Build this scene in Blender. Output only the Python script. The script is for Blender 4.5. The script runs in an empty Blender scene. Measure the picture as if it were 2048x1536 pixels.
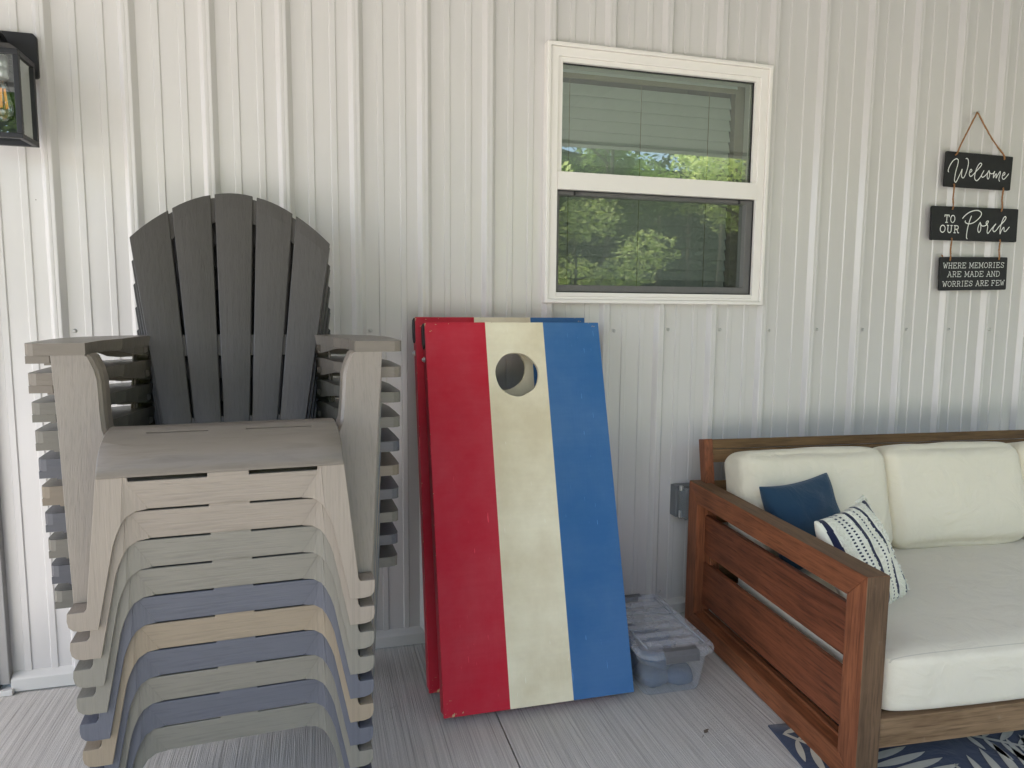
import bpy, bmesh, math, random
from mathutils import Vector, Matrix, noise
random.seed(7)
C = bpy.context.scene.collection
R = math.radians
PI = math.pi

# ------------------------------------------------------------------ materials
def new_mat(name):
    m = bpy.data.materials.new(name); m.use_nodes = True
    nt = m.node_tree
    for n in list(nt.nodes): nt.nodes.remove(n)
    out = nt.nodes.new('ShaderNodeOutputMaterial')
    return m, nt, out
def N(nt, t, **k):
    n = nt.nodes.new(t)
    for a, b in k.items(): setattr(n, a, b)
    return n
def L(nt, a, b): nt.links.new(a, b)
def coords(nt, scale=(1,1,1), kind='Object', rot=(0,0,0)):
    tc = N(nt, 'ShaderNodeTexCoord'); mp = N(nt, 'ShaderNodeMapping')
    mp.inputs['Scale'].default_value = scale; mp.inputs['Rotation'].default_value = rot
    L(nt, tc.outputs[kind], mp.inputs['Vector']); return mp.outputs['Vector']
def noise_tex(nt, vec, scale, detail=4, rough=.55, dist=0):
    n = N(nt, 'ShaderNodeTexNoise')
    n.inputs['Scale'].default_value = scale; n.inputs['Detail'].default_value = detail
    n.inputs['Roughness'].default_value = rough; n.inputs['Distortion'].default_value = dist
    L(nt, vec, n.inputs['Vector']); return n.outputs['Fac']
def ramp(nt, fac, stops, interp='LINEAR'):
    r = N(nt, 'ShaderNodeValToRGB'); r.color_ramp.interpolation = interp
    e = r.color_ramp.elements
    while len(e) > 1: e.remove(e[-1])
    e[0].position = stops[0][0]; e[0].color = (*stops[0][1], 1)
    for p, c in stops[1:]:
        x = e.new(p); x.color = (*c, 1)
    L(nt, fac, r.inputs['Fac']); return r.outputs['Color']
def mixc(nt, fac, a, b, mode='MIX'):
    m = N(nt, 'ShaderNodeMix', data_type='RGBA', blend_type=mode)
    if isinstance(fac, (int, float)): m.inputs[0].default_value = fac
    else: L(nt, fac, m.inputs[0])
    for i, v in ((6, a), (7, b)):
        if isinstance(v, tuple): m.inputs[i].default_value = (*v, 1)
        else: L(nt, v, m.inputs[i])
    return m.outputs[2]
def math_(nt, op, a, b=0.0, c=None, clamp=False):
    m = N(nt, 'ShaderNodeMath', operation=op); m.use_clamp = clamp
    for i, v in enumerate((a, b) if c is None else (a, b, c)):
        if isinstance(v, (int, float)): m.inputs[i].default_value = v
        else: L(nt, v, m.inputs[i])
    return m.outputs[0]
def bsdf(nt, out, color, rough=.5, spec=.5, metal=0, bump=None, bstr=.3, bdist=.002):
    p = N(nt, 'ShaderNodeBsdfPrincipled')
    if isinstance(color, tuple): p.inputs['Base Color'].default_value = (*color, 1)
    else: L(nt, color, p.inputs['Base Color'])
    if isinstance(rough, (int, float)): p.inputs['Roughness'].default_value = rough
    else: L(nt, rough, p.inputs['Roughness'])
    p.inputs['Specular IOR Level'].default_value = spec
    p.inputs['Metallic'].default_value = metal
    if bump is not None:
        b = N(nt, 'ShaderNodeBump'); b.inputs['Strength'].default_value = bstr; b.inputs['Distance'].default_value = bdist
        L(nt, bump, b.inputs['Height']); L(nt, b.outputs['Normal'], p.inputs['Normal'])
    L(nt, p.outputs[0], out.inputs['Surface']); return p
def sc(c, k): return tuple(min(1, x*k) for x in c)

def m_simple(name, col, rough=.5, spec=.5, metal=0, var=.08, nscale=12, bstr=0.0, bscale=80, kind='Object'):
    m, nt, out = new_mat(name)
    v = coords(nt, kind=kind)
    f = noise_tex(nt, v, nscale)
    c = mixc(nt, f, sc(col, 1-var), sc(col, 1+var))
    bp = noise_tex(nt, v, bscale) if bstr else None
    bsdf(nt, out, c, rough, spec, metal, bp, bstr)
    return m

def m_siding():
    m, nt, out = new_mat('painted_siding')
    v = coords(nt)
    big = noise_tex(nt, coords(nt, (2, 1, .6)), 1.3, 2)
    fine = noise_tex(nt, v, 420, 2)
    c = mixc(nt, big, (.60, .575, .555), (.65, .625, .605))
    # sparse fly specks
    vo = N(nt, 'ShaderNodeTexVoronoi'); vo.inputs['Scale'].default_value = 7.5; L(nt, v, vo.inputs['Vector'])
    sp = math_(nt, 'LESS_THAN', vo.outputs['Distance'], .0125)
    gate = math_(nt, 'GREATER_THAN', noise_tex(nt, v, 3.1, 1), .52)
    c = mixc(nt, math_(nt, 'MULTIPLY', sp, gate), c, (.10, .07, .05))
    # dirt along the bottom
    sx = N(nt, 'ShaderNodeSeparateXYZ'); L(nt, v, sx.inputs[0])
    lowz = math_(nt, 'MULTIPLY', math_(nt, 'SUBTRACT', .35, sx.outputs['Z'], clamp=True), 1.0)
    c = mixc(nt, math_(nt, 'MULTIPLY', lowz, noise_tex(nt, v, 9)), c, (.36, .34, .30))
    oil = noise_tex(nt, coords(nt, (3.2, 1, .9)), 2.2, 2)
    h = math_(nt, 'ADD', oil, math_(nt, 'MULTIPLY', fine, .012))
    p = bsdf(nt, out, c, .30, .5, 0, h, .55, .010)
    p.inputs['Coat Weight'].default_value = .45; p.inputs['Coat Roughness'].default_value = .16; p.inputs['Coat IOR'].default_value = 1.6
    return m

def m_chair(name, col, axis):
    m, nt, out = new_mat(name)
    s = {'z': (230, 80, 10), 'x': (12, 80, 230), 's': (12, 200, 60)}[axis]
    v = coords(nt, s)
    g = noise_tex(nt, v, 1.0, 3, .6, .6)
    v2 = coords(nt, tuple(k*.35 for k in s))
    g2 = noise_tex(nt, v2, 1.0, 2, .5, .8)
    big = noise_tex(nt, coords(nt), 5, 3)
    hh = math_(nt, 'ADD', g, math_(nt, 'MULTIPLY', g2, .6))
    c0 = mixc(nt, big, sc(col, .90), sc(col, 1.08))
    line = math_(nt, 'MULTIPLY', math_(nt, 'SUBTRACT', .82, hh, clamp=True), 2.6, clamp=True)
    c = mixc(nt, line, c0, sc(col, .78))
    # light scuffs
    scf = noise_tex(nt, coords(nt, (60, 60, 14), rot=(.3, .5, .2)), 1.0, 5, .75)
    sm = math_(nt, 'MULTIPLY', math_(nt, 'SUBTRACT', scf, .70, clamp=True), 5.0, clamp=True)
    c = mixc(nt, math_(nt, 'MULTIPLY', sm, .35), c, (.6, .57, .5))
    bsdf(nt, out, c, .36, .5, 0, hh, .5, .0014)
    return m

def m_wood(name, dark, light, axis, rough=.5, worn=None):
    m, nt, out = new_mat(name)
    s = {'z': (38, 38, 2.2), 'x': (2.2, 38, 38), 'y': (38, 2.2, 38)}[axis]
    g = noise_tex(nt, coords(nt, s), 1.0, 5, .62, .9)
    s2 = tuple(k*4 for k in s)
    f = noise_tex(nt, coords(nt, s2), 1.0, 3, .6)
    big = noise_tex(nt, coords(nt), 3.2, 4, .6)
    t = math_(nt, 'ADD', math_(nt, 'MULTIPLY', g, .6), math_(nt, 'MULTIPLY', big, .45))
    c = ramp(nt, t, [(.30, dark), (.50, tuple((a+b)/2 for a, b in zip(dark, light))), (.72, light)])
    c = mixc(nt, math_(nt, 'MULTIPLY', math_(nt, 'SUBTRACT', .52, f, clamp=True), 3, clamp=True), c, sc(dark, .6))
    if worn:
        w = noise_tex(nt, coords(nt, (5, 5, 5)), 1.6, 6, .7)
        c = mixc(nt, math_(nt, 'MULTIPLY', math_(nt, 'SUBTRACT', w, .58, clamp=True), 4, clamp=True), c, worn)
    bsdf(nt, out, c, rough, .25, 0, math_(nt, 'ADD', g, math_(nt, 'MULTIPLY', f, .5)), .25, .0012)
    return m

def m_paint(name, col, worn, wood=(.50, .36, .20)):
    # brushed house paint over plywood, with scratches and bare chips at the corners
    m, nt, out = new_mat(name)
    v = coords(nt)
    br = noise_tex(nt, coords(nt, (6, 6, 90)), 1.0, 4, .6)
    br2 = noise_tex(nt, coords(nt, (120, 6, 8)), 1.0, 3, .6)
    big = noise_tex(nt, v, 3.0, 5, .65)
    c = mixc(nt, ramp(nt, big, [(.38, (0, 0, 0)), (.62, (1, 1, 1))]), col, worn)
    c = mixc(nt, math_(nt, 'MULTIPLY', br, .34), c, sc(col, .72))
    scr = noise_tex(nt, coords(nt, (220, 1, 16), rot=(0, .12, 0)), 1.0, 2, .5)
    patch = noise_tex(nt, v, 4.5, 2)
    sm = math_(nt, 'MULTIPLY', math_(nt, 'GREATER_THAN', scr, .70), math_(nt, 'GREATER_THAN', patch, .53))
    c = mixc(nt, math_(nt, 'MULTIPLY', sm, .65), c, sc(worn, 2.2))
    # chips near the corners (object x 0..0.61, z 0..1.22)
    sx = N(nt, 'ShaderNodeSeparateXYZ'); L(nt, v, sx.inputs[0])
    ex = math_(nt, 'MINIMUM', sx.outputs['X'], math_(nt, 'SUBTRACT', .61, sx.outputs['X']))
    ez = math_(nt, 'MINIMUM', sx.outputs['Z'], math_(nt, 'SUBTRACT', 1.22, sx.outputs['Z']))
    d = math_(nt, 'ADD', ex, ez)
    ch = noise_tex(nt, v, 55, 3, .6)
    thr = math_(nt, 'ADD', .56, math_(nt, 'MULTIPLY', d, 1.6))
    cm = math_(nt, 'GREATER_THAN', ch, thr)
    e2 = math_(nt, 'MINIMUM', ex, ez)
    ch2 = noise_tex(nt, v, 90, 2, .5)
    cm2 = math_(nt, 'GREATER_THAN', ch2, math_(nt, 'ADD', .66, math_(nt, 'MULTIPLY', e2, 30)))
    cm = math_(nt, 'MAXIMUM', cm, cm2)
    c = mixc(nt, cm, c, wood)
    h = math_(nt, 'SUBTRACT', math_(nt, 'ADD', br, br2), math_(nt, 'MULTIPLY', cm, 1.0))
    bsdf(nt, out, c, .55, .22, 0, h, .35, .0012)
    return m

def m_concrete():
    m, nt, out = new_mat('broomed_concrete')
    a = noise_tex(nt, coords(nt, (260, 2.2, 1)), 1.0, 3, .7, .35)
    b = noise_tex(nt, coords(nt, (95, 1.3, 1)), 1.0, 3, .6, .3)
    big = noise_tex(nt, coords(nt), 1.7, 5, .6)
    grit = noise_tex(nt, coords(nt), 260, 2, .7)
    t = math_(nt, 'ADD', math_(nt, 'MULTIPLY', a, .62), math_(nt, 'MULTIPLY', b, .38))
    c = ramp(nt, t, [(.36, (.33, .305, .27)), (.47, (.52, .49, .445)), (.60, (.66, .625, .57))])
    c = mixc(nt, math_(nt, 'MULTIPLY', math_(nt, 'SUBTRACT', grit, .5, clamp=True), 1.2), c, (.12, .115, .11))
    c = mixc(nt, math_(nt, 'MULTIPLY', big, .45), c, (.40, .385, .36))
    st = noise_tex(nt, coords(nt, (1, 1, 1)), 9, 4, .7)
    c = mixc(nt, math_(nt, 'MULTIPLY', math_(nt, 'SUBTRACT', st, .66, clamp=True), 5, clamp=True), c, (.11, .09, .075))
    bsdf(nt, out, c, .85, .25, 0, math_(nt, 'ADD', t, math_(nt, 'MULTIPLY', grit, .15)), .9, .006)
    return m

def m_fabric(name, col, scale=700, var=.06, stain=None):
    m, nt, out = new_mat(name)
    v = coords(nt)
    big = noise_tex(nt, v, 4, 4)
    c = mixc(nt, big, sc(col, 1-var), sc(col, 1+var))
    if stain:
        s = noise_tex(nt, v, 2.6, 5, .7)
        c = mixc(nt, math_(nt, 'MULTIPLY', math_(nt, 'SUBTRACT', s, .5, clamp=True), 1.6, clamp=True), c, stain)
    w1 = N(nt, 'ShaderNodeTexWave'); w1.inputs['Scale'].default_value = scale/6; L(nt, v, w1.inputs['Vector'])
    w = math_(nt, 'ADD', noise_tex(nt, v, scale, 2), math_(nt, 'MULTIPLY', noise_tex(nt, v, 8, 3, .5, 1.6), 14))
    if name == 'seat_cushion':
        sx = N(nt, 'ShaderNodeSeparateXYZ'); L(nt, v, sx.inputs[0])
        wob = math_(nt, 'ADD', sx.outputs['Y'], math_(nt, 'MULTIPLY', noise_tex(nt, v, 6, 2), .006))
        sm = math_(nt, 'LESS_THAN', math_(nt, 'ABSOLUTE', math_(nt, 'SUBTRACT', wob, .024)), .0013)
        sm = math_(nt, 'MULTIPLY', sm, math_(nt, 'GREATER_THAN', sx.outputs['Z'], .33))
        c = mixc(nt, math_(nt, 'MULTIPLY', sm, .4), c, sc(col, .45))
    p = bsdf(nt, out, c, .9, .15, 0, w, .45, .0014)
    p.inputs['Sheen Weight'].default_value = .2
    return m

def m_glass(name, tint, refl=1.0, base=.0, rough=0.0, dust=.0):
    m, nt, out = new_mat(name)
    tr = N(nt, 'ShaderNodeBsdfTransparent'); tr.inputs[0].default_value = (*tint, 1)
    gl = N(nt, 'ShaderNodeBsdfGlossy'); gl.inputs['Roughness'].default_value = rough
    gl.inputs[0].default_value = (.95, 1, .96, 1)
    fr = N(nt, 'ShaderNodeFresnel'); fr.inputs['IOR'].default_value = 1.52
    b = N(nt, 'ShaderNodeBump'); b.inputs['Strength'].default_value = .02; b.inputs['Distance'].default_value = .01
    L(nt, noise_tex(nt, coords(nt), 3.0, 1), b.inputs['Height'])
    L(nt, b.outputs['Normal'], gl.inputs['Normal'])
    f = math_(nt, 'ADD', math_(nt, 'MULTIPLY', fr.outputs[0], refl), base, clamp=True)
    mx = N(nt, 'ShaderNodeMixShader'); L(nt, f, mx.inputs[0]); L(nt, tr.outputs[0], mx.inputs[1]); L(nt, gl.outputs[0], mx.inputs[2])
    df = N(nt, 'ShaderNodeBsdfDiffuse'); df.inputs[0].default_value = (.75, .8, .75, 1)
    m3 = N(nt, 'ShaderNodeMixShader'); L(nt, math_(nt, 'MULTIPLY', noise_tex(nt, coords(nt, (3, 1, 2)), 3.0, 4, .6), dust*2), m3.inputs[0])
    L(nt, mx.outputs[0], m3.inputs[1]); L(nt, df.outputs[0], m3.inputs[2])
    L(nt, m3.outputs[0], out.inputs['Surface']); return m

def m_frosted(name, col, alpha, rough=.25, var=.3, scale=14):
    m, nt, out = new_mat(name)
    tr = N(nt, 'ShaderNodeBsdfTransparent'); tr.inputs[0].default_value = (.93, .95, .97, 1)
    p = N(nt, 'ShaderNodeBsdfPrincipled'); p.inputs['Base Color'].default_value = (*col, 1); p.inputs['Roughness'].default_value = rough
    f = noise_tex(nt, coords(nt), scale, 3)
    lw = N(nt, 'ShaderNodeLayerWeight'); lw.inputs['Blend'].default_value = .35
    a = math_(nt, 'ADD', math_(nt, 'ADD', alpha-var/2, math_(nt, 'MULTIPLY', f, var)), math_(nt, 'MULTIPLY', lw.outputs['Facing'], .35), clamp=True)
    mx = N(nt, 'ShaderNodeMixShader'); L(nt, a, mx.inputs[0]); L(nt, tr.outputs[0], mx.inputs[1]); L(nt, p.outputs[0], mx.inputs[2])
    L(nt, mx.outputs[0], out.inputs['Surface']); return m

def m_leaf(name, a, b, trans=.35):
    m, nt, out = new_mat(name)
    g = N(nt, 'ShaderNodeNewGeometry')
    c = mixc(nt, g.outputs['Random Per Island'], a, b)
    d = N(nt, 'ShaderNodeBsdfDiffuse'); L(nt, c, d.inputs[0])
    t = N(nt, 'ShaderNodeBsdfTranslucent'); L(nt, mixc(nt, .5, c, sc(b, 1.4)), t.inputs[0])
    mx = N(nt, 'ShaderNodeMixShader'); mx.inputs[0].default_value = trans
    L(nt, d.outputs[0], mx.inputs[1]); L(nt, t.outputs[0], mx.inputs[2]); L(nt, mx.outputs[0], out.inputs['Surface'])
    return m

M = {}
M['siding'] = m_siding()
M['trim'] = m_simple('painted_trim', (.60, .585, .55), .4, .5, 0, .06, 5)
M['screw'] = m_simple('zinc_screw', (.58, .57, .55), .35, .5, .3)
M['concrete'] = m_concrete()
M['groove'] = m_simple('dark_joint', (.03, .028, .026), .9)
M['soffit'] = m_simple('soffit', (.33, .325, .32), .5)
M['vinyl'] = m_simple('cream_vinyl', (.82, .78, .735), .38, .5, 0, .03, 6, .05, 30)
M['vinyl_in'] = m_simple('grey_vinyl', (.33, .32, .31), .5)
M['gasket'] = m_simple('gasket', (.02, .02, .02), .6)
M['blind'] = m_simple('blind_slat', (.60, .64, .60), .5, .4, 0, .05, 8)
M['blind_wood'] = m_simple('blind_rail', (.30, .26, .18), .5)
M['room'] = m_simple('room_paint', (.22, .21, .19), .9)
M['glass'] = m_glass('window_glass', (.78, .85, .80), 2.3, .13, .0, .06)
M['lampglass'] = m_glass('lamp_glass', (.92, .95, .95), 2.2, .06)
M['black'] = m_simple('black_metal', (.016, .016, .019), .45, .4, 0, .2, 30, .15, 300)
M['signblack'] = m_simple('sign_board', (.022, .022, .023), .65, .3, 0, .25, 30)
M['white'] = m_simple('white_ink', (.80, .80, .77), .7, .2)
M['rope'] = m_simple('jute', (.33, .17, .08), .9, .1, 0, .35, 300, .6, 900)
M['brass'] = m_simple('brass', (.5, .42, .3), .3, .5, .9)
M['zinc'] = m_simple('zinc', (.55, .56, .55), .35, .5, .8)
M['rubber'] = m_simple('rubber', (.012, .012, .014), .6)
M['boxgrey'] = m_simple('grey_plastic', (.14, .15, .155), .45)
M['clearcover'] = m_frosted('smoky_cover', (.30, .32, .33), .35, .12, .1)
M['binclear'] = m_frosted('clear_bin', (.75, .78, .82), .08, .2, .10)
M['lidclear'] = m_frosted('bin_lid', (.74, .74, .77), .17, .22, .20, 20)
M['latch'] = m_simple('latch_grey', (.13, .13, .135), .4)
M['bags'] = m_simple('dark_canvas', (.06, .095, .16), .9, .1, 0, .4, 25, .5, 200)
M['teak_z'] = m_wood('teak_z', (.10, .034, .016), (.35, .125, .055), 'z')
M['teak_y'] = m_wood('teak_y', (.10, .034, .015), (.35, .123, .052), 'y')
M['teak_slat'] = m_wood('teak_slat', (.075, .025, .012), (.27, .088, .040), 'y')
M['teak_end'] = m_wood('teak_grey', (.075, .045, .026), (.19, .115, .065), 'z', .6, (.24, .20, .15))
M['teak_top'] = m_wood('teak_top', (.095, .055, .03), (.22, .125, .065), 'y', .6)
M['teak_x'] = m_wood('teak_x', (.14, .082, .042), (.33, .215, .12), 'x', .6, (.36, .29, .2))
M['teak_back'] = m_wood('teak_back', (.095, .05, .02), (.24, .14, .06), 'x', .6)
M['cushion'] = m_fabric('cream_cushion', (.75, .69, .54), 700, .04, (.66, .60, .45))
M['seatcush'] = m_fabric('seat_cushion', (.70, .645, .52), 700, .04, (.56, .505, .38))
M['navy'] = m_fabric('navy_fabric', (.022, .055, .095), 600, .12)
M['creamknit'] = m_fabric('cream_knit', (.74, .72, .60), 420, .06)
M['navyknit'] = m_fabric('navy_knit', (.012, .016, .045), 400, .2)
M['rug'] = m_fabric('rug_navy', (.035, .045, .075), 300, .35)
M['rugleaf'] = m_fabric('rug_leaf', (.46, .43, .34), 300, .15)
M['bark'] = m_simple('bark', (.16, .13, .10), .9, .1, 0, .3, 10)
M['leaf_l'] = m_leaf('leaf_light', (.10, .19, .035), (.32, .45, .10), .45)
M['leaf_d'] = m_leaf('leaf_dark', (.015, .035, .012), (.055, .10, .035), .3)
M['leaf_s'] = m_leaf('leaf_sunlit', (.45, .60, .14), (.75, .85, .34), .5)
M['grass'] = m_simple('lawn', (.085, .105, .05), .9, .1, 0, .4, 4)
M['bounce'] = m_simple('pale_bounce', (.66, .64, .60), .9, .1, 0, .1, 30)
M['wooddark'] = m_simple('wood_shade', (.012, .025, .010), .95, .1, 0, .5, 1)
M['red'] = m_paint('red_paint', (.52, .010, .030), (.54, .045, .065))
M['cream'] = m_paint('cream_paint', (.90, .82, .61), (.72, .62, .42))
M['blue'] = m_paint('blue_paint', (.036, .135, .325), (.068, .17, .36))
M['redside'] = m_simple('red_side', (.42, .014, .035), .5, .4, 0, .25, 15)
M['plyin'] = m_simple('bare_ply', (.42, .33, .22), .8)
M['door'] = m_simple('door_dark', (.012, .013, .018), .35)
M['doortrim'] = m_simple('door_trim', (.30, .29, .28), .45)

# ------------------------------------------------------------------ mesh tools
def link(o, parent=None):
    C.objects.link(o)
    if parent: o.parent = parent
    return o
def finish(bm, name, mats, parent=None, bevel=0, seg=2, smooth=False, auto=True, merge=False):
    if merge: bmesh.ops.remove_doubles(bm, verts=bm.verts, dist=1e-5)
    bmesh.ops.recalc_face_normals(bm, faces=bm.faces)
    me = bpy.data.meshes.new(name); bm.to_mesh(me); bm.free()
    if not isinstance(mats, (list, tuple)): mats = [mats]
    for m in mats: me.materials.append(m)
    o = bpy.data.objects.new(name, me); link(o, parent)
    if bevel:
        b = o.modifiers.new('bevel', 'BEVEL'); b.width = bevel; b.segments = seg; b.limit_method = 'ANGLE'; b.angle_limit = R(38)
        b.harden_normals = False
    if smooth:
        for p in me.polygons: p.use_smooth = True
    return o
def box(bm, x0, x1, y0, y1, z0, z1, mi=0, mat=None):
    vs = [bm.verts.new(v) for v in [(x0,y0,z0),(x1,y0,z0),(x1,y1,z0),(x0,y1,z0),(x0,y0,z1),(x1,y0,z1),(x1,y1,z1),(x0,y1,z1)]]
    if mat:
        for v in vs: v.co = mat @ v.co
    for f in [(0,3,2,1),(4,5,6,7),(0,1,5,4),(1,2,6,5),(2,3,7,6),(3,0,4,7)]:
        fc = bm.faces.new([vs[i] for i in f]); fc.material_index = mi
    return vs
def plate(bm, pts, off, mi=0):
    """closed solid between polygon pts (3-D) and the same polygon moved by off"""
    off = Vector(off); n = len(pts)
    a = [bm.verts.new(Vector(p)) for p in pts]; b = [bm.verts.new(Vector(p)+off) for p in pts]
    fs = [bm.faces.new(a), bm.faces.new(b[::-1])]
    for i in range(n): fs.append(bm.faces.new([a[i], b[i], b[(i+1)%n], a[(i+1)%n]]))
    for f in fs: f.material_index = mi
def ribbon(bm, ptsA, ptsB, thick, mi=0):
    """strip of quads between two polylines, thickened along thick (vector)"""
    t = Vector(thick)
    A = [bm.verts.new(Vector(p)) for p in ptsA]; B = [bm.verts.new(Vector(p)) for p in ptsB]
    A2 = [bm.verts.new(Vector(p)+t) for p in ptsA]; B2 = [bm.verts.new(Vector(p)+t) for p in ptsB]
    n = len(A)
    for i in range(n-1):
        bm.faces.new([A[i], A[i+1], B[i+1], B[i]]); bm.faces.new([A2[i+1], A2[i], B2[i], B2[i+1]])
        bm.faces.new([A[i], A2[i], A2[i+1], A[i+1]]); bm.faces.new([B[i+1], B2[i+1], B2[i], B[i]])
    bm.faces.new([A[0], B[0], B2[0], A2[0]]); bm.faces.new([A[-1], A2[-1], B2[-1], B[-1]])
def tube(bm, pts, r, seg=8, cap=True, mi=0):
    pts = [Vector(p) for p in pts]; rings = []
    n = len(pts)
    up = Vector((0, 0, 1))
    for i, p in enumerate(pts):
        d = (pts[min(i+1, n-1)] - pts[max(i-1, 0)])
        if d.length < 1e-9: d = Vector((0, 0, 1))
        d.normalize()
        a = d.cross(up)
        if a.length < .1: a = d.cross(Vector((1, 0, 0)))
        a.normalize(); b = d.cross(a)
        rr = r[i] if isinstance(r, (list, tuple)) else r
        rings.append([bm.verts.new(p + (a*math.cos(2*PI*k/seg) + b*math.sin(2*PI*k/seg))*rr) for k in range(seg)])
    for i in range(n-1):
        for k in range(seg):
            f = bm.faces.new([rings[i][k], rings[i][(k+1)%seg], rings[i+1][(k+1)%seg], rings[i+1][k]]); f.material_index = mi; f.smooth = True
    if cap:
        bm.faces.new(rings[0][::-1]).material_index = mi; bm.faces.new(rings[-1]).material_index = mi
def lathe(bm, prof, seg=24, center=(0,0,0), mi=0):
    cx, cy, cz = center; rings = []
    for r, z in prof: rings.append([bm.verts.new((cx+r*math.cos(2*PI*k/seg), cy+r*math.sin(2*PI*k/seg), cz+z)) for k in range(seg)])
    for i in range(len(rings)-1):
        for k in range(seg):
            f = bm.faces.new([rings[i][k], rings[i][(k+1)%seg], rings[i+1][(k+1)%seg], rings[i+1][k]]); f.smooth = True; f.material_index = mi
    bm.faces.new(rings[0][::-1]); bm.faces.new(rings[-1])
def catmull(pts, n=5):
    P = [Vector(p) for p in pts]; P = [P[0]] + P + [P[-1]]; out = []
    for i in range(1, len(P)-2):
        for k in range(n):
            t = k/n
            a, b, c, d = P[i-1], P[i], P[i+1], P[i+2]
            out.append(.5*((2*b)+(-a+c)*t+(2*a-5*b+4*c-d)*t*t+(-a+3*b-3*c+d)*t**3))
    out.append(P[-2]); return out
def empty(name, loc=(0,0,0), rot=(0,0,0)):
    o = bpy.data.objects.new(name, None); o.empty_display_size = .1; C.objects.link(o)
    o.location = loc; o.rotation_euler = rot; return o
def tag(o, label=None, cat=None, group=None, kind=None):
    if label: o['label'] = label
    if cat: o['category'] = cat
    if group: o['group'] = group
    if kind: o['kind'] = kind
    return o

P9 = .2286
# ------------------------------------------------------------------ siding wall
DEPTH = .019
def prof_points(x0, x1):
    pts = []
    k0 = int(math.floor(x0/P9))-1; k1 = int(math.ceil(x1/P9))+1
    for k in range(k0, k1+1):
        b = k*P9
        for dx, y in ((-.050, 0), (-.0490, -.0006), (-.0378, -.0180), (-.0362, -.0196), (-.0335, -.0200), (-.0265, -.0196), (-.0255, -.0185), (-.0245, -.0196), (-.0175, -.0200), (-.0148, -.0196), (-.0132, -.0180), (-.0010, -.0006), (0, 0),
                      (.0435, 0), (.0465, -.0040), (.0635, -.0040), (.0665, 0), (.1185, 0), (.1215, -.0040), (.1385, -.0040), (.1415, 0)):
            pts.append((b+dx, y))
    pts.sort()
    def yat(x):
        for (a, ya), (b, yb) in zip(pts, pts[1:]):
            if a <= x <= b: return ya + (yb-ya)*((x-a)/(b-a) if b > a else 0)
        return 0
    out = [(x0, yat(x0))] + [p for p in pts if x0+1e-4 < p[0] < x1-1e-4] + [(x1, yat(x1))]
    return out
WX0, WX1, WZ0, WZ1 = 1.56, 2.455, 1.268, 2.168
bm = bmesh.new()
def siding_part(x0, x1, z0, z1):
    pr = prof_points(x0, x1)
    lo = [bm.verts.new((x, y, z0)) for x, y in pr]; hi = [bm.verts.new((x, y, z1)) for x, y in pr]
    for i in range(len(pr)-1): bm.faces.new([lo[i], lo[i+1], hi[i+1], hi[i]])
ZT = 2.66
siding_part(-.225, WX0, .052, ZT); siding_part(WX0, WX1, .052, WZ0); siding_part(WX0, WX1, WZ1, ZT); siding_part(WX1, 8.0, .052, ZT)
siding_part(-6.0, -1.30, .052, ZT); siding_part(-1.30, -.225, 2.14, ZT)
wall = finish(bm, 'siding_wall', M['siding'])
tag(wall, 'pale ribbed metal siding wall of the house behind everything on the porch', 'wall')
# screws with washers
bm = bmesh.new()
def screw(x, z):
    m = Matrix.Translation((x, 0, z)) @ Matrix.Rotation(R(90), 4, 'X')
    b2 = bmesh.new(); lathe(b2, [(.0072, 0), (.0072, .0016), (.0042, .0018), (.0042, .0052), (.0030, .0060)], 10)
    for v in b2.verts: v.co = m @ v.co
    me = bpy.data.meshes.new('t'); b2.to_mesh(me); b2.free(); bm.from_mesh(me); bpy.data.meshes.remove(me)
for k in range(0, 34):
    for z in (.095, 1.157 + random.uniform(-.003, .003)):
        x = k*P9 + .0137 + random.uniform(-.0015, .0015)
        if z > 1 and k in (1, 2): continue
        screw(x, z)
finish(bm, 'screw_row', M['screw'], wall)
# base trim (rat guard)
bm = bmesh.new()
plate(bm, [(-.218, .0, .064), (-.218, -.0215, .050), (-.218, -.026, .046), (-.218, -.026, .006), (-.218, 0, .006)], (8.2, 0, 0))
finish(bm, 'base_trim', M['trim'], wall, .0012)
# door at the left edge
dr = empty('entry_door', (-.78, 0, 0)); tag(dr, 'dark door with grey trim just showing at the lower left edge', 'door')
bm = bmesh.new(); box(bm, .532, .5605, -.028, .02, 0.035, 2.14); box(bm, -.56, -.532, -.028, .02, .035, 2.14); box(bm, -.56, .5605, -.028, .02, 2.1405, 2.18)
finish(bm, 'door_trim', M['doortrim'], dr, .002)
bm = bmesh.new(); box(bm, .500, .531, -.034, .05, .02, 2.139); box(bm, -.531, -.500, -.034, .05, .02, 2.139); box(bm, -.499, .499, -.034, .05, 2.10, 2.139)
finish(bm, 'door_frame', M['door'], dr, .002)
bm = bmesh.new(); box(bm, -.498, .498, .0, .045, .03, 2.098); finish(bm, 'door_panel', M['door'], dr, .002)
bm = bmesh.new(); box(bm, -.53, .57, -.040, .0, .001, .0195); finish(bm, 'door_sill', M['trim'], dr, .002)

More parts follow.
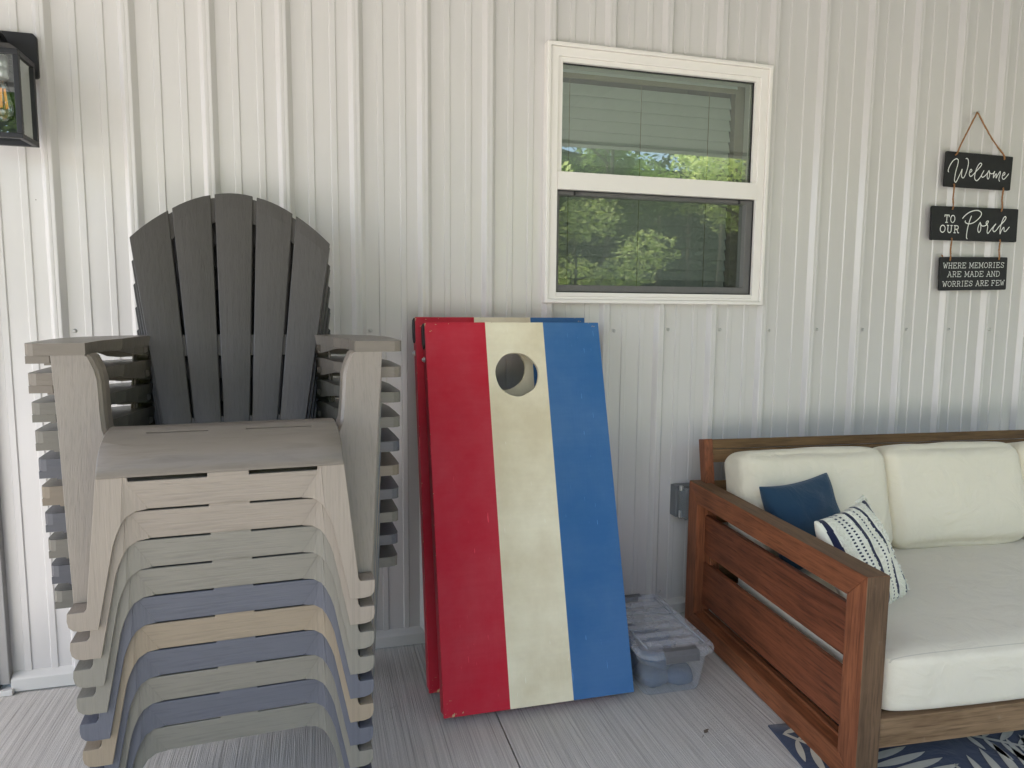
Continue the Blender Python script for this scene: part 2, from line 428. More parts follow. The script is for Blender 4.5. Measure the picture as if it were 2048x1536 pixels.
# ------------------------------------------------------------------ porch floor, lawn, ceiling, posts
bm = bmesh.new()
JX = 1.2525
def slab(x0, x1, y0, y1):
    w = .004
    vs = box(bm, x0, x1, y0, y1, -.12, 0)
slab(-7, JX-.0022, -3.7, .05); slab(JX+.0022, 9, -3.7, .05)
fl = finish(bm, 'porch_floor', M['concrete'], None, .0015); tag(fl, kind='structure')
bm = bmesh.new(); box(bm, JX-.03, JX+.03, -3.69, .04, -.118, -.012); g = finish(bm, 'floor_joint', M['groove']); g.parent = fl
bm = bmesh.new()
v = [bm.verts.new(p) for p in [(-300,-400,-.13),(300,-400,-.13),(300,60,-.13),(-300,60,-.13)]]; bm.faces.new(v)
tag(finish(bm, 'lawn', M['grass']), kind='structure')
bm = bmesh.new()
v = [bm.verts.new(p) for p in [(-40,-16,-.124),(3.2,-16,-.124),(3.2,-3.72,-.124),(-40,-3.72,-.124)]]; bm.faces.new(v)
tag(finish(bm, 'bounce_ground', M['bounce']), kind='structure')  # unseen pale ground, added to bounce sunlight onto the porch wall
bm = bmesh.new()
plate_pts = []
for k in range(52, int(17/.1)):          # beaded soffit boards
    x = -7+.1*k
    box(bm, x+.002, x+.098, -3.24, .0, 2.63, 2.645)
box(bm, -1.8, 10, -3.24, 6, 2.646, 2.85)
box(bm, -1.85, 10.2, -3.36, -3.2405, 2.60, 2.9)
c_ = finish(bm, 'porch_ceiling', M['soffit']); tag(c_, kind='structure')
# room shell behind the window
bm = bmesh.new()
box(bm, 1.0, 3.0, 1.6, 1.7, .6, 2.7); box(bm, .9, 1.0, .13, 1.7, .6, 2.7); box(bm, 3.0, 3.1, .13, 1.7, .6, 2.7); box(bm, .9, 3.1, .13, 1.7, .5, .6); box(bm, .9, 3.1, .13, 1.7, 2.7, 2.8)
box(bm, .9, WX0-.01, .10, .13, .5, 2.8); box(bm, WX1+.01, 3.1, .10, .13, .5, 2.8); box(bm, WX0-.01, WX1+.01, .10, .13, .5, WZ0-.01); box(bm, WX0-.01, WX1+.01, .10, .13, WZ1+.01, 2.8)
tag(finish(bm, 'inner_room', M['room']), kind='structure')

# ------------------------------------------------------------------ window
wd = empty('window', (2.0085, 0, 1.715)); tag(wd, 'single hung window in a cream vinyl frame, closed blind behind the glass', 'window')
def ring(bm, x0, x1, z0, z1, w, y0, y1, wl=None, wr=None, wt=None, wb=None):
    wl = w if wl is None else wl; wr = w if wr is None else wr; wt = w if wt is None else wt; wb = w if wb is None else wb
    O = [(x0, z0), (x1, z0), (x1, z1), (x0, z1)]; I = [(x0+wl, z0+wb), (x1-wr, z0+wb), (x1-wr, z1-wt), (x0+wl, z1-wt)]
    vo0 = [bm.verts.new((x, y0, z)) for x, z in O]; vi0 = [bm.verts.new((x, y0, z)) for x, z in I]
    vo1 = [bm.verts.new((x, y1, z)) for x, z in O]; vi1 = [bm.verts.new((x, y1, z)) for x, z in I]
    for i in range(4):
        j = (i+1) % 4
        bm.faces.new([vo0[i], vo0[j], vi0[j], vi0[i]]); bm.faces.new([vo1[j], vo1[i], vi1[i], vi1[j]])
        bm.faces.new([vo0[j], vo0[i], vo1[i], vo1[j]]); bm.faces.new([vi0[i], vi0[j], vi1[j], vi1[i]])
X0, X1, Z0, Z1 = -.4585, .4560, -.457, .460
bm = bmesh.new()
ring(bm, X0, X1, Z0, Z1, .014, -.040, .06)
ring(bm, X0+.0142, X1-.0142, Z0+.0142, Z1-.0142, .032, -.031, .06, wb=.010)
finish(bm, 'window_frame', M['vinyl'], wd, .0025)
bm = bmesh.new()
ring(bm, X0+.0464, X1-.0464, .0145-.0, Z1-.0464, .016, -.024, .05, wb=.001)
box(bm, X0+.0464, X1-.0464, -.036, .05, -.048, .0143)        # meeting rail
finish(bm, 'upper_sash', M['vinyl'], wd, .002)
bm = bmesh.new(); box(bm, X0+.0464, X1-.0464, -.030, .05, Z0+.0244, Z0+.0395)
finish(bm, 'window_sill', M['vinyl'], wd, .002)
bm = bmesh.new(); ring(bm, X0+.0466, X1-.0466, Z0+.0398, -.0483, .020, -.012, .04, wl=.014, wr=.030, wt=.014, wb=.028)
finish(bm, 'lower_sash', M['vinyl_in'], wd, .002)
bm = bmesh.new(); ring(bm, X0+.0624, X1-.0624, .0155, Z1-.0624, .0035, -.0105, -.004); ring(bm, X0+.0466, X1-.0466, Z0+.0398, -.0483, .003, -.0175, -.0125)
for sx in (X0+.115, X1-.115): box(bm, sx-.0025, sx+.0025, -.026, -.018, -.066, -.050)
finish(bm, 'gasket', M['gasket'], wd)
for nm, x0, x1, z0, z1, y in (('upper_pane', X0+.063, X1-.063, .0157, Z1-.063, -.002), ('lower_pane', X0+.0608, X1-.077, Z0+.068, -.0625, .012)):
    bm = bmesh.new(); v = [bm.verts.new(p) for p in [(x0, y, z0), (x1, y, z0), (x1, y, z1), (x0, y, z1)]]; bm.faces.new(v)
    o = finish(bm, nm, M['glass'], wd)
# insect screen over the lower sash
ms, nt, out = new_mat('insect_screen')
tr = N(nt, 'ShaderNodeBsdfTransparent'); df = N(nt, 'ShaderNodeBsdfDiffuse'); df.inputs[0].default_value = (.035, .035, .035, 1)
mx = N(nt, 'ShaderNodeMixShader')
L(nt, math_(nt, 'ADD', .33, math_(nt, 'MULTIPLY', noise_tex(nt, coords(nt, (6, 1, 1)), 6), .08)), mx.inputs[0])
L(nt, tr.outputs[0], mx.inputs[1]); L(nt, df.outputs[0], mx.inputs[2]); L(nt, mx.outputs[0], out.inputs['Surface'])
bm = bmesh.new(); v = [bm.verts.new(p) for p in [(X0+.049, -.0145, Z0+.042), (X1-.049, -.0145, Z0+.042), (X1-.049, -.0145, -.050), (X0+.049, -.0145, -.050)]]; bm.faces.new(v)
finish(bm, 'insect_screen', ms, wd)
# blind
bl = bmesh.new(); z = Z1-.120
while z > Z0+.05:
    m = Matrix.Translation((0, .085, z)) @ Matrix.Rotation(R(72), 4, 'X')
    box(bl, -.42, .352, -.024, .024, -.0015, .0015, mat=m); z -= .0425
bo = finish(bl, 'window_blind', M['blind'], wd)
bm = bmesh.new(); box(bm, -.43, .362, .055, .110, Z1-.072, Z1-.02); finish(bm, 'head_rail', M['blind'], bo)
bm = bmesh.new(); box(bm, -.43, .358, .052, .058, Z1-.090, Z1-.0725)
for x in (-.34, -.05, .24): box(bm, x-.001, x+.001, .056, .058, Z0+.05, Z1-.08)
finish(bm, 'blind_cord', M['blind_wood'], bo)
bm = bmesh.new(); box(bm, .3635, .41, .066, .099, Z0-.0, Z1); finish(bm, 'inner_jamb', M['blind_wood'], wd)

# ------------------------------------------------------------------ chairs
COL = {'taupe': (.290, .245, .198), 'greygreen': (.225, .208, .172), 'slate': (.118, .122, .145), 'tan': (.300, .240, .170), 'dark': (.205, .195, .165)}
CM = {}
for k, c in COL.items():
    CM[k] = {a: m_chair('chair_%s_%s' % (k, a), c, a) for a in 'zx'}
    CM[k]['s'] = m_chair('chair_%s_s' % k, sc(c, .62), 's'); CM[k]['b'] = m_chair('chair_%s_b' % k, tuple(.24*x+.76*.24*sum(c)/3 for x in sc(c, .66)), 'z')  # seats, arms and backs darker than the legs: shade put into the colour
def seatW(y):
    if y < -.13: t = (y+.192)/.062; return .2405 + (.2315-.2405)*max(0, min(1, t))
    return .2315 + (.190-.2315)*(y+.13)/.45
def arc(cx, cz, r, a0, a1, n): return [(cx+r*math.cos(R(a0+(a1-a0)*i/n)), cz+r*math.sin(R(a0+(a1-a0)*i/n))) for i in range(n+1)]
def build_chair_meshes():
    """list of (part name, mesh, material key, bevel) in chair coordinates: x right, -y front, z up"""
    parts = []
    def done(bm, name, axis, bevel=.0025, seg=2, smooth=False, solid=0):
        bmesh.ops.recalc_face_normals(bm, faces=bm.faces)
        me = bpy.data.meshes.new(name); bm.to_mesh(me); bm.free()
        if smooth:
            for p in me.polygons: p.use_smooth = True
        parts.append((name, me, axis, bevel, seg, solid))
    # apron
    def ay(z): return -.1835 - .0082*(z-.2410)/.0695
    bm = bmesh.new()
    cols = [-.188, -.1845, -.036, .045, .1845, .188]; rws = [.2410, .3010, .3105]
    gv = [[bm.verts.new((x if z > .26 else max(-.150, min(.150, x)), ay(z), z)) for x in cols] for z in rws]
    for j in range(2):
        for i in range(5):
            if j == 1 and i in (1, 3): continue
            vs = [gv[j][i], gv[j][i+1], gv[j+1][i+1], gv[j+1][i]]
            if (vs[0].co-vs[1].co).length < 1e-6: vs = [vs[0], vs[2], vs[3]]
            bm.faces.new(vs)
    bmesh.ops.remove_doubles(bm, verts=bm.verts, dist=1e-6)
    done(bm, 'apron', 'x', 0, 2, False, -.006)
    # front legs with the inner panel, foot and its shelf
    for s in (-1, 1):
        bm = bmesh.new()
        inner = [(.1925, .3105), (.2005, .232)]
        fil = [(.2020, .210), (.2090, .193), (.2165, .170), (.250, .0)]
        outer = [(.282, .0), (.295, .003), (.3030, .011), (.3055, .024), (.3045, .040), (.2735, .040), (.2690, .047), (.2415, .3105)]
        poly = [(.1925, .3105), (.1995, .214)] + fil[1:] + outer
        plate(bm, [(s*x, -.1905, z) for x, z in poly], (0, .006, 0))
        # facet between apron and leg
        q = [Vector((s*.1882, -.1917, .3105)), Vector((s*.1925, -.1905, .3105)), Vector((s*.1995, -.1905, .214)), Vector((s*.190, -.188, .228)), Vector((s*.173, -.185, .2380)), Vector((s*.150, -.1835, .2410))]
        plate(bm, q, (0, .006, 0))
        # return along the inner edge
        edge = [(.150, .2410), (.173, .2378), (.190, .2278), (.1995, .2135), (.2090, .193), (.2165, .170), (.250, .001)]
        ribbon(bm, [(s*x, -.1845, z) for x, z in edge], [(s*(x+.001), -.128, z) for x, z in edge], (s*.0035, 0, .0015))
        # shelf and foot side
        plate(bm, [(s*.2735, -.1845, .0402), (s*.3045, -.1845, .0402), (s*.3045, -.118, .0402), (s*.2735, -.118, .0402)], (0, 0, -.005))
        ribbon(bm, [(s*.3045, -.1845, .040), (s*.3050, -.1845, .024), (s*.3020, -.1845, .011), (s*.295, -.1845, .004)], [(s*.3045, -.100, .040), (s*.3050, -.100, .024), (s*.3020, -.100, .011), (s*.295, -.100, .004)], (-s*.004, 0, 0))
        # outer return of the upright leg
        eo = [(.2415, .3103), (.2690, .047)]
        ribbon(bm, [(s*x, -.1845, z) for x, z in eo], [(s*x, -.150, z) for x, z in eo], (-s*.0035, 0, 0))
        done(bm, 'leg', 'z', .0018)
    # arm supports
    for s in (-1, 1):
        bm = bmesh.new()
        def py(z): return -.002 - .138*(.535-z)/.493
        outer = [(.355, .5460), (.343, .44), (.332, .33), (.318, .18), (.3040, .041)]
        inner = [(.264, .041), (.2335, .325), (.238, .345), (.246, .362), (.2545, .385), (.259, .42), (.265, .49), (.272, .515), (.284, .5400), (.292, .5460)]
        pts = outer + inner
        plate(bm, [(s*x, py(z), z) for x, z in pts], (0, .005, 0))
        ed = [(.238, .345), (.246, .362), (.2545, .385), (.259, .42), (.265, .49), (.272, .515), (.284, .540), (.292, .546)]
        # rounded inner return
        prev = [(s*x, py(z)+.0045, z) for x, z in ed]
        for dx, dy in ((-.006, .010), (-.008, .030), (-.006, .085)):
            cur = [(s*(x+dx), py(z)+dy, z) for x, z in ed]
            ribbon(bm, prev, cur, (s*.003, 0, 0)); prev = cur
        ribbon(bm, [(s*x, py(z)+.004, z) for x, z in outer], [(s*(x+.0015), py(z)+.060, z) for x, z in outer], (-s*.0035, 0, 0))
        done(bm, 'arm_support', 'z', .0018)
    # arms
    for s in (-1, 1):
        bm = bmesh.new()
        out_ = [(.386, .0), (.397, .003), (.4035, .011), (.406, .024), (.4065, .10), (.405, .20), (.398, .26), (.380, .315), (.345, .362), (.30, .395), (.255, .415), (.215, .425)]
        inn = [(.208, .385), (.226, .345), (.240, .30), (.249, .25), (.254, .21), (.270, .17), (.284, .10), (.288, .0)]
        pts = out_ + inn
        plate(bm, [(s*x, y, .571) for x, y in pts], (0, 0, -.0265))
        # deeper skirt where the arm bridges to the back
        sk = [(.2745, .14), (.258, .20), (.252, .25), (.243, .30), (.229, .345), (.212, .383)]
        dp = [.0268, .030, .036, .043, .050, .053]
        ribbon(bm, [(s*x, y, .5440) for x, y in sk], [(s*x, y, .571-d) for (x, y), d in zip(sk, dp)], (s*.006, .002, 0))
        lob = [(.218, .343), (.232, .348), (.258, .351), (.290, .352), (.315, .349), (.336, .342), (.352, .335)]
        dz = [.040, .049, .054, .055, .052, .042, .028]
        ribbon(bm, [(s*x, y, .5440) for x, y in lob], [(s*x, y, .571-d) for (x, y), d in zip(lob, dz)], (0, .006, 0))
        if s < 0:
            plate(bm, [(s*x, y, .5440) for x, y in ((.402, .003), (.402, .095), (.345, .095), (.347, .045), (.352, .012), (.357, .003))], (0, 0, -.0165))
            box(bm, s*.368, s*.354, .004, .04, .5235, .5272)
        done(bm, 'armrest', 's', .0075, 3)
    # backrest
    def ztop(x): return .987 - 2.02*x*x
    def by(x, z): return .300 + .40*(z-.33) - .50*x*x
    def wid(z): return .180 + .176*(z-.33)
    bm = bmesh.new()
    for k in range(5):
        f0 = -1 + k*.4 + (.0 if k == 0 else .019); f1 = -1 + (k+1)*.4 - (.0 if k == 4 else .019)
        nx, nz = 5, 14; front = []; back = []
        for j in range(nz+1):
            rf, rb = [], []
            for i in range(nx+1):
                f = f0+(f1-f0)*i/nx
                z0 = .325
                zt = .9
                for _ in range(6): zt = ztop(f*wid(zt))
                z = z0+(zt-z0)*j/nz; x = f*wid(z)
                crown = -.0050*(1-((i/nx)*2-1)**2)
                if j == nz: crown += .004
                rf.append(bm.verts.new((x, by(x, z)+crown, z))); rb.append(bm.verts.new((x, by(x, z)+.012, z)))
            front.append(rf); back.append(rb)
        for j in range(nz):
            for i in range(nx):
                bm.faces.new([front[j][i], front[j][i+1], front[j+1][i+1], front[j+1][i]])
                bm.faces.new([back[j][i+1], back[j][i], back[j+1][i], back[j+1][i+1]])
            bm.faces.new([back[j][0], front[j][0], front[j+1][0], back[j+1][0]]); bm.faces.new([front[j][nx], back[j][nx], back[j+1][nx], front[j+1][nx]])
        for i in range(nx):
            bm.faces.new([front[0][i+1], front[0][i], back[0][i], back[0][i+1]]); bm.faces.new([front[nz][i], front[nz][i+1], back[nz][i+1], back[nz][i]])
    for z0, z1, arcf in ((.330, .352, 0), (.515, .572, 0), (-.085, -.010, 1)):
        A, B = [], []
        for i in range(21):
            f = -.97+1.94*i/20
            if arcf:
                zt = .9
                for _ in range(6): zt = ztop(f*wid(zt))
                a, b = zt+z0, zt+z1
            else: a, b = z0, z1
            A.append((f*wid(a), by(f*wid(a), a)+.0075, a)); B.append((f*wid(b), by(f*wid(b), b)+.0075, b))
        ribbon(bm, A, B, (0, .010, 0))
    # side flanges of the back shell
    for s in (-1, 1):
        zs = [.34+.49*i/8 for i in range(9)]
        ribbon(bm, [(s*wid(z), by(wid(z), z)+.008, z) for z in zs], [(s*(wid(z)+.004), by(wid(z), z)+.030, z) for z in zs], (-s*.004, 0, 0))
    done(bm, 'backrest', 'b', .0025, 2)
    # seat
    prof = [(-.1925, .3105), (-.1925, .3165), (-.1885, .330), (-.1815, .348), (-.172, .364), (-.159, .379), (-.143, .390), (-.1395, .392), (-.128, .3965), (-.112, .3995), (-.09, .399), (-.03, .388), (.06, .366), (.16, .338), (.25, .315), (.318, .305)]
    xs = [-1, -.985, -.66, -.15, .17, .76, .985, 1]
    bm = bmesh.new(); rows = []
    for y, z in prof:
        w = seatW(y); row = []
        for f in xs:
            dz = -.005 if abs(f) == 1 else 0
            row.append(bm.verts.new((f*w, y, z+dz if y > -.19 else z)))
        rows.append(row)
    for j in range(len(rows)-1):
        for i in range(len(xs)-1):
            if j == 6 and i in (2, 4): continue
            bm.faces.new([rows[j][i], rows[j][i+1], rows[j+1][i+1], rows[j+1][i]])
    for i_ in (0, -1):
        s = -1 if i_ == 0 else 1
        low = [bm.verts.new((r[i_].co.x+s*.001, r[i_].co.y, r[i_].co.z-.022)) for r in rows[3:]]
        rr = rows[3:]
        for j in range(len(rr)-1): bm.faces.new([rr[j][i_], rr[j+1][i_], low[j+1], low[j]])
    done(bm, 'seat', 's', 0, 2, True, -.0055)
    # rear legs
    for s in (-1, 1):
        bm = bmesh.new()
        zs = [(.53, .395), (.3, .440), (.0, .505)]
        ribbon(bm, [(s*(.205+.06*(1-z/.53)), y, z) for z, y in zs], [(s*(.252+.055*(1-z/.53)), y-.01, z) for z, y in zs], (0, .005, 0))
        ribbon(bm, [(s*(.252+.055*(1-z/.53)), y-.01, z) for z, y in zs], [(s*(.254+.055*(1-z/.53)), y-.055, z) for z, y in zs], (-s*.004, 0, 0))
        done(bm, 'leg', 'z', .001)
    return parts
chair_parts = build_chair_meshes()
CX, CY, CTH, CDZ, CDY = .5398, -.6723, .0524, .0651, .0107
order = ['taupe', 'taupe', 'greygreen', 'greygreen', 'slate', 'tan', 'slate', 'greygreen', 'slate', 'dark']
lab = ['taupe plastic armchair on the very top of the stack, back and seat fully seen',
       'taupe plastic armchair second from the top of the stack',
       'grey green plastic armchair third from the top, below the two taupe ones',
       'grey green plastic armchair fourth from the top, just above the highest blue grey one',
       'highest of the three blue grey plastic armchairs in the stack',
       'tan plastic armchair between two blue grey ones, pale scuffs on its front rail',
       'middle one of the three blue grey plastic armchairs, right below the tan one',
       'grey green plastic armchair third from the bottom, between two blue grey ones',
       'lowest of the three blue grey plastic armchairs, second from the bottom of the stack',
       'dark grey plastic armchair at the bottom of the stack, standing on the concrete']
colour_meshes = {}
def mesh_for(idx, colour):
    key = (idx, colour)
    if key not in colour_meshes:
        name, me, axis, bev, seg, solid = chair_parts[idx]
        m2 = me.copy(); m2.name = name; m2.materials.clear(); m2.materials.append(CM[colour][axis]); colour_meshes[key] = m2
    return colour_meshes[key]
rc = random.Random(3)
for i in range(10):
    k = 9-i
    off = Vector((math.sin(CTH)*CDY*k, -math.cos(CTH)*CDY*k, CDZ*k))
    ch = empty('stacking_armchair', (CX+off.x, CY+off.y, off.z), (0, 0, CTH + (0 if i in (0, 9) else rc.uniform(-.0012, .0012))))
    tag(ch, lab[i], 'chair', 'plastic armchairs stacked by the wall')
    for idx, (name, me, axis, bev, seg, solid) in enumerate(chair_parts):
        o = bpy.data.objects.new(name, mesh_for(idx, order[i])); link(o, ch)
        if solid:
            sm = o.modifiers.new('solid', 'SOLIDIFY'); sm.thickness = abs(solid); sm.offset = -1 if solid < 0 else 1
            b = o.modifiers.new('bevel', 'BEVEL'); b.width = .0015; b.segments = 2; b.limit_method = 'ANGLE'; b.angle_limit = R(50)
        if bev:
            b = o.modifiers.new('bevel', 'BEVEL'); b.width = bev; b.segments = seg; b.limit_method = 'ANGLE'; b.angle_limit = R(35)

# ------------------------------------------------------------------ cornhole boards
def make_board(x, y, z, th, lean, label):
    b = empty('cornhole_board', (x, y, z), (-lean, 0, th)); b.rotation_mode = 'ZYX'
    b.rotation_mode = 'XYZ'
    b.matrix_world = Matrix.Translation((x, y, z)) @ Matrix.Rotation(th, 4, 'Z') @ Matrix.Rotation(-lean, 4, 'X')
    tag(b, label, 'game board', 'red, cream and blue bag toss boards')
    W, H, T = .6096, 1.2192, .015
    bm = bmesh.new()
    def quad(pts, y, mi, flip=False):
        f = bm.faces.new([bm.verts.new((px, y, pz)) for px, pz in (pts[::-1] if flip else pts)]); f.material_index = mi
    s = W/3
    cx, cz, r = W/2-.003, H-.180, .0745
    for yy, fl in ((0, False), (T, True)):
        mi = (lambda k: k) if yy == 0 else (lambda k: 3)
        quad([(0, 0), (s, 0), (s, H), (0, H)], yy, mi(0), fl); quad([(2*s, 0), (W, 0), (W, H), (2*s, H)], yy, mi(2), fl)
        z0, z1 = cz-s/2, cz+s/2
        quad([(s, 0), (2*s, 0), (2*s, z0), (s, z0)], yy, mi(1), fl); quad([(s, z1), (2*s, z1), (2*s, H), (s, H)], yy, mi(1), fl)
        n = 64
        for i in range(n):
            a, c = 2*PI*i/n+PI/4, 2*PI*(i+1)/n+PI/4
            def sq(t):
                cc, ss = math.cos(t), math.sin(t); k = (s/2)/max(abs(cc), abs(ss)); return (W/2+cc*k, cz+ss*k)
            def ci(t):
                wob = 1+.012*math.sin(3*t+1)+.008*math.sin(7*t)
                return (cx+r*wob*math.cos(t), cz+r*wob*math.sin(t))
            quad([ci(a), sq(a), sq(c), ci(c)], yy, mi(1), fl)
            if yy == 0:
                p, q = ci(a), ci(c)
                f = bm.faces.new([bm.verts.new(v) for v in [(p[0], 0, p[1]), (q[0], 0, q[1]), (q[0], T, q[1]), (p[0], T, p[1])]]); f.material_index = 1; f.smooth = True
    for (x0, x1, mi) in ((0, s, 0), (s, 2*s, 1), (2*s, W, 2)):
        for zz in (0, H):
            f = bm.faces.new([bm.verts.new(v) for v in [(x0, 0, zz), (x1, 0, zz), (x1, T, zz), (x0, T, zz)]]); f.material_index = mi
    for xx, mi in ((0, 0), (W, 2)):
        f = bm.faces.new([bm.verts.new(v) for v in [(xx, 0, 0), (xx, T, 0), (xx, T, H), (xx, 0, H)]]); f.material_index = mi
    bmesh.ops.remove_doubles(bm, verts=bm.verts, dist=1e-5)
    finish(bm, 'playing_face', [M['red'], M['cream'], M['blue'], M['plyin']], b, .0012, 2)
    D = .078
    bm = bmesh.new()
    box(bm, .002, .040, T+.0003, D, .002, H-.002); box(bm, .041, W-.041, T+.0003, D, .002, .040); box(bm, .041, W-.041, T+.0003, D, H-.040, H-.002)
    finish(bm, 'side_rail', M['redside'], b, .002)
    bm = bmesh.new(); box(bm, W-.040, W-.002, T+.0003, D, .002, H-.002); finish(bm, 'side_rail', M['blue'], b, .002)
    for xx in (.043, W-.081):
        bm = bmesh.new(); box(bm, xx, xx+.038, .022, D-.004, H-.40, H-.045)
        finish(bm, 'leg', M['plyin'], b, .004)
    for xx, sx in ((-.004, 1), (W+.004, -1)):      # rubber pads on the upper side corners
        bm = bmesh.new()
        pts = [(xx, .012, H-.075), (xx, .012, H-.012), (xx, .022, H+.003), (xx, .052, H+.003), (xx, .066, H-.014), (xx, .066, H-.060), (xx, .045, H-.082)]
        plate(bm, pts, (sx*.012, 0, 0)); finish(bm, 'corner_pad', M['rubber'], b, .003)
        bm = bmesh.new(); m = Matrix.Translation((xx-sx*.001+sx*.003, .038, H-.118)) @ Matrix.Rotation(R(-90*sx), 4, 'Y')
        lathe(bm, [(.010, -.002), (.010, .001), (.0062, .0014), (.0062, .0055), (.004, .0068)], 12)
        for v in bm.verts: v.co = m @ v.co
        finish(bm, 'bolt', M['zinc'], b)
    return b
make_board(1.0839, -.5603, .030, -.0115, .3125, 'red, cream and blue bag toss board in front, its round hole fully seen')
make_board(1.0650, -.3908-.012, .024, -.012, .249, 'red sided bag toss board behind, mostly hidden by the front one')

# ------------------------------------------------------------------ storage bin
bn = empty('storage_bin', (1.838, -.385, 0), (0, 0, -.02)); tag(bn, 'small clear plastic storage bin with grey latches on the floor by the sofa', 'storage bin')
def rrect(hx, hy, r, n=5):
    out = []
    for cx, cy, a0 in ((hx-r, hy-r, 0), (-hx+r, hy-r, 90), (-hx+r, -hy+r, 180), (hx-r, -hy+r, 270)):
        out += [(cx+r*math.cos(R(a0+90*i/n)), cy+r*math.sin(R(a0+90*i/n))) for i in range(n+1)]
    return out
def loft(bm, secs, closed_bottom=True, closed_top=False, mi=0, smooth=True):
    rings = [[bm.verts.new((x, y, z)) for x, y in rrect(hx, hy, r)] for hx, hy, r, z in secs]
    n = len(rings[0])
    for a, b in zip(rings, rings[1:]):
        for i in range(n):
            f = bm.faces.new([a[i], a[(i+1)%n], b[(i+1)%n], b[i]]); f.smooth = smooth; f.material_index = mi
    if closed_bottom: bm.faces.new(rings[0][::-1])
    if closed_top: bm.faces.new(rings[-1])
bm = bmesh.new()
loft(bm, [(.094, .168, .02, .001), (.098, .172, .024, .006), (.100, .175, .024, .012), (.114, .196, .028, .128), (.119, .201, .030, .130), (.119, .201, .030, .134), (.115, .197, .028, .136), (.116, .198, .028, .150)])
finish(bm, 'bin_body', M['binclear'], bn)
bm = bmesh.new()
loft(bm, [(.128, .222, .042, .146), (.132, .226, .045, .148), (.132, .226, .045, .158), (.128, .222, .043, .166), (.122, .216, .040, .168), (.106, .196, .030, .1675), (.103, .193, .028, .161)], False, True)
for k in range(6):
    y = -.165+.058*k; plate(bm, [(-.093, y, .1615), (.093, y, .1615), (.093, y+.030, .1615), (-.093, y+.030, .1615)], (0, 0, .0028))
for s in (-1, 1): tube(bm, [(s*.100, -.18, .168), (s*.100, .18, .168)], .004, 6)
finish(bm, 'bin_lid', M['lidclear'], bn, 0)
for s in (-1, 1):
    bm = bmesh.new()
    prof = [(.200, .1705), (.222, .1700), (.2345, .160), (.2350, .137), (.2315, .134), (.2290, .154), (.218, .1660), (.200, .1665)]
    plate(bm, [(-.058, s*y, z) for y, z in prof], (.116, 0, 0))
    for k in range(7): box(bm, -.048+.016*k-.001, -.048+.016*k+.001, s*.2355-.0008, s*.2355+.0008, .140, .158)
    finish(bm, 'latch', M['latch'], bn, .0015)
# bean bags packed in the bin
bm = bmesh.new(); rb = random.Random(5)
for (x, y, z, sx, sy, sz, a) in [(-.04, -.10, .035, .052, .055, .030, .2), (.045, -.11, .034, .050, .055, .029, -.3), (-.045, .0, .034, .048, .055, .028, .4), (.045, .01, .035, .05, .055, .03, .1), (-.03, .11, .036, .052, .05, .03, .5), (.05, .11, .034, .045, .05, .028, .2), (-.01, -.075, .082, .060, .06, .030, .7), (.03, .03, .085, .058, .058, .028, -.4), (-.04, .08, .083, .050, .055, .028, .1)]:
    b2 = bmesh.new(); bmesh.ops.create_uvsphere(b2, u_segments=20, v_segments=12, radius=1)
    for v in b2.verts:
        p = v.co; q = Vector((math.copysign(abs(p.x)**.6, p.x), math.copysign(abs(p.y)**.6, p.y), p.z))
        n_ = noise.noise(q*2.3+Vector((x*50, y*40, 0)))
        q *= 1+.12*n_
        q = Vector((q.x*sx, q.y*sy, q.z*sz)); q.rotate(Matrix.Rotation(a, 3, 'Z')); v.co = q+Vector((x, y, z))
    me = bpy.data.meshes.new('t'); b2.to_mesh(me); b2.free(); bm.from_mesh(me); bpy.data.meshes.remove(me)
bg = finish(bm, 'bean_bags', M['bags'], None, 0, 2, True)
bg.location = (1.838, -.385, 0); bg.rotation_euler = (0, 0, -.02)
tag(bg, 'dark blue bean bags packed inside the clear storage bin', 'bean bags')

# ------------------------------------------------------------------ outlet box
ob = empty('outlet_box', (2.148, 0, .48)); tag(ob, 'grey outdoor outlet box with smoky cover low on the wall behind the sofa arm', 'outlet')
bm = bmesh.new(); box(bm, -.045, .045, -.050, -.001, -.062, .062); finish(bm, 'box_body', M['boxgrey'], ob, .003)
bm = bmesh.new(); box(bm, -.036, .062, -.062, -.0505, -.066, .064); finish(bm, 'cover_base', M['boxgrey'], ob, .003)
bm = bmesh.new()
m = Matrix.Rotation(R(90), 4, 'X')
b2 = bmesh.new(); loft(b2, [(.052, .060, .012, .0625), (.052, .060, .012, .095), (.046, .054, .012, .102)], False, True)
for v in b2.verts: v.co = (m @ v.co)+Vector((.016, 0, 0))
me = bpy.data.meshes.new('t'); b2.to_mesh(me); b2.free(); bm.from_mesh(me)
finish(bm, 'clear_cover', M['clearcover'], ob)
bm = bmesh.new(); box(bm, -.040, -.030, -.075, -.0625, -.060, -.030); finish(bm, 'cover_screw', M['zinc'], ob, .002)
bm = bmesh.new(); box(bm, -.040, -.028, -.080, -.0625, .050, .070); finish(bm, 'cover_hinge', M['zinc'], ob, .002)

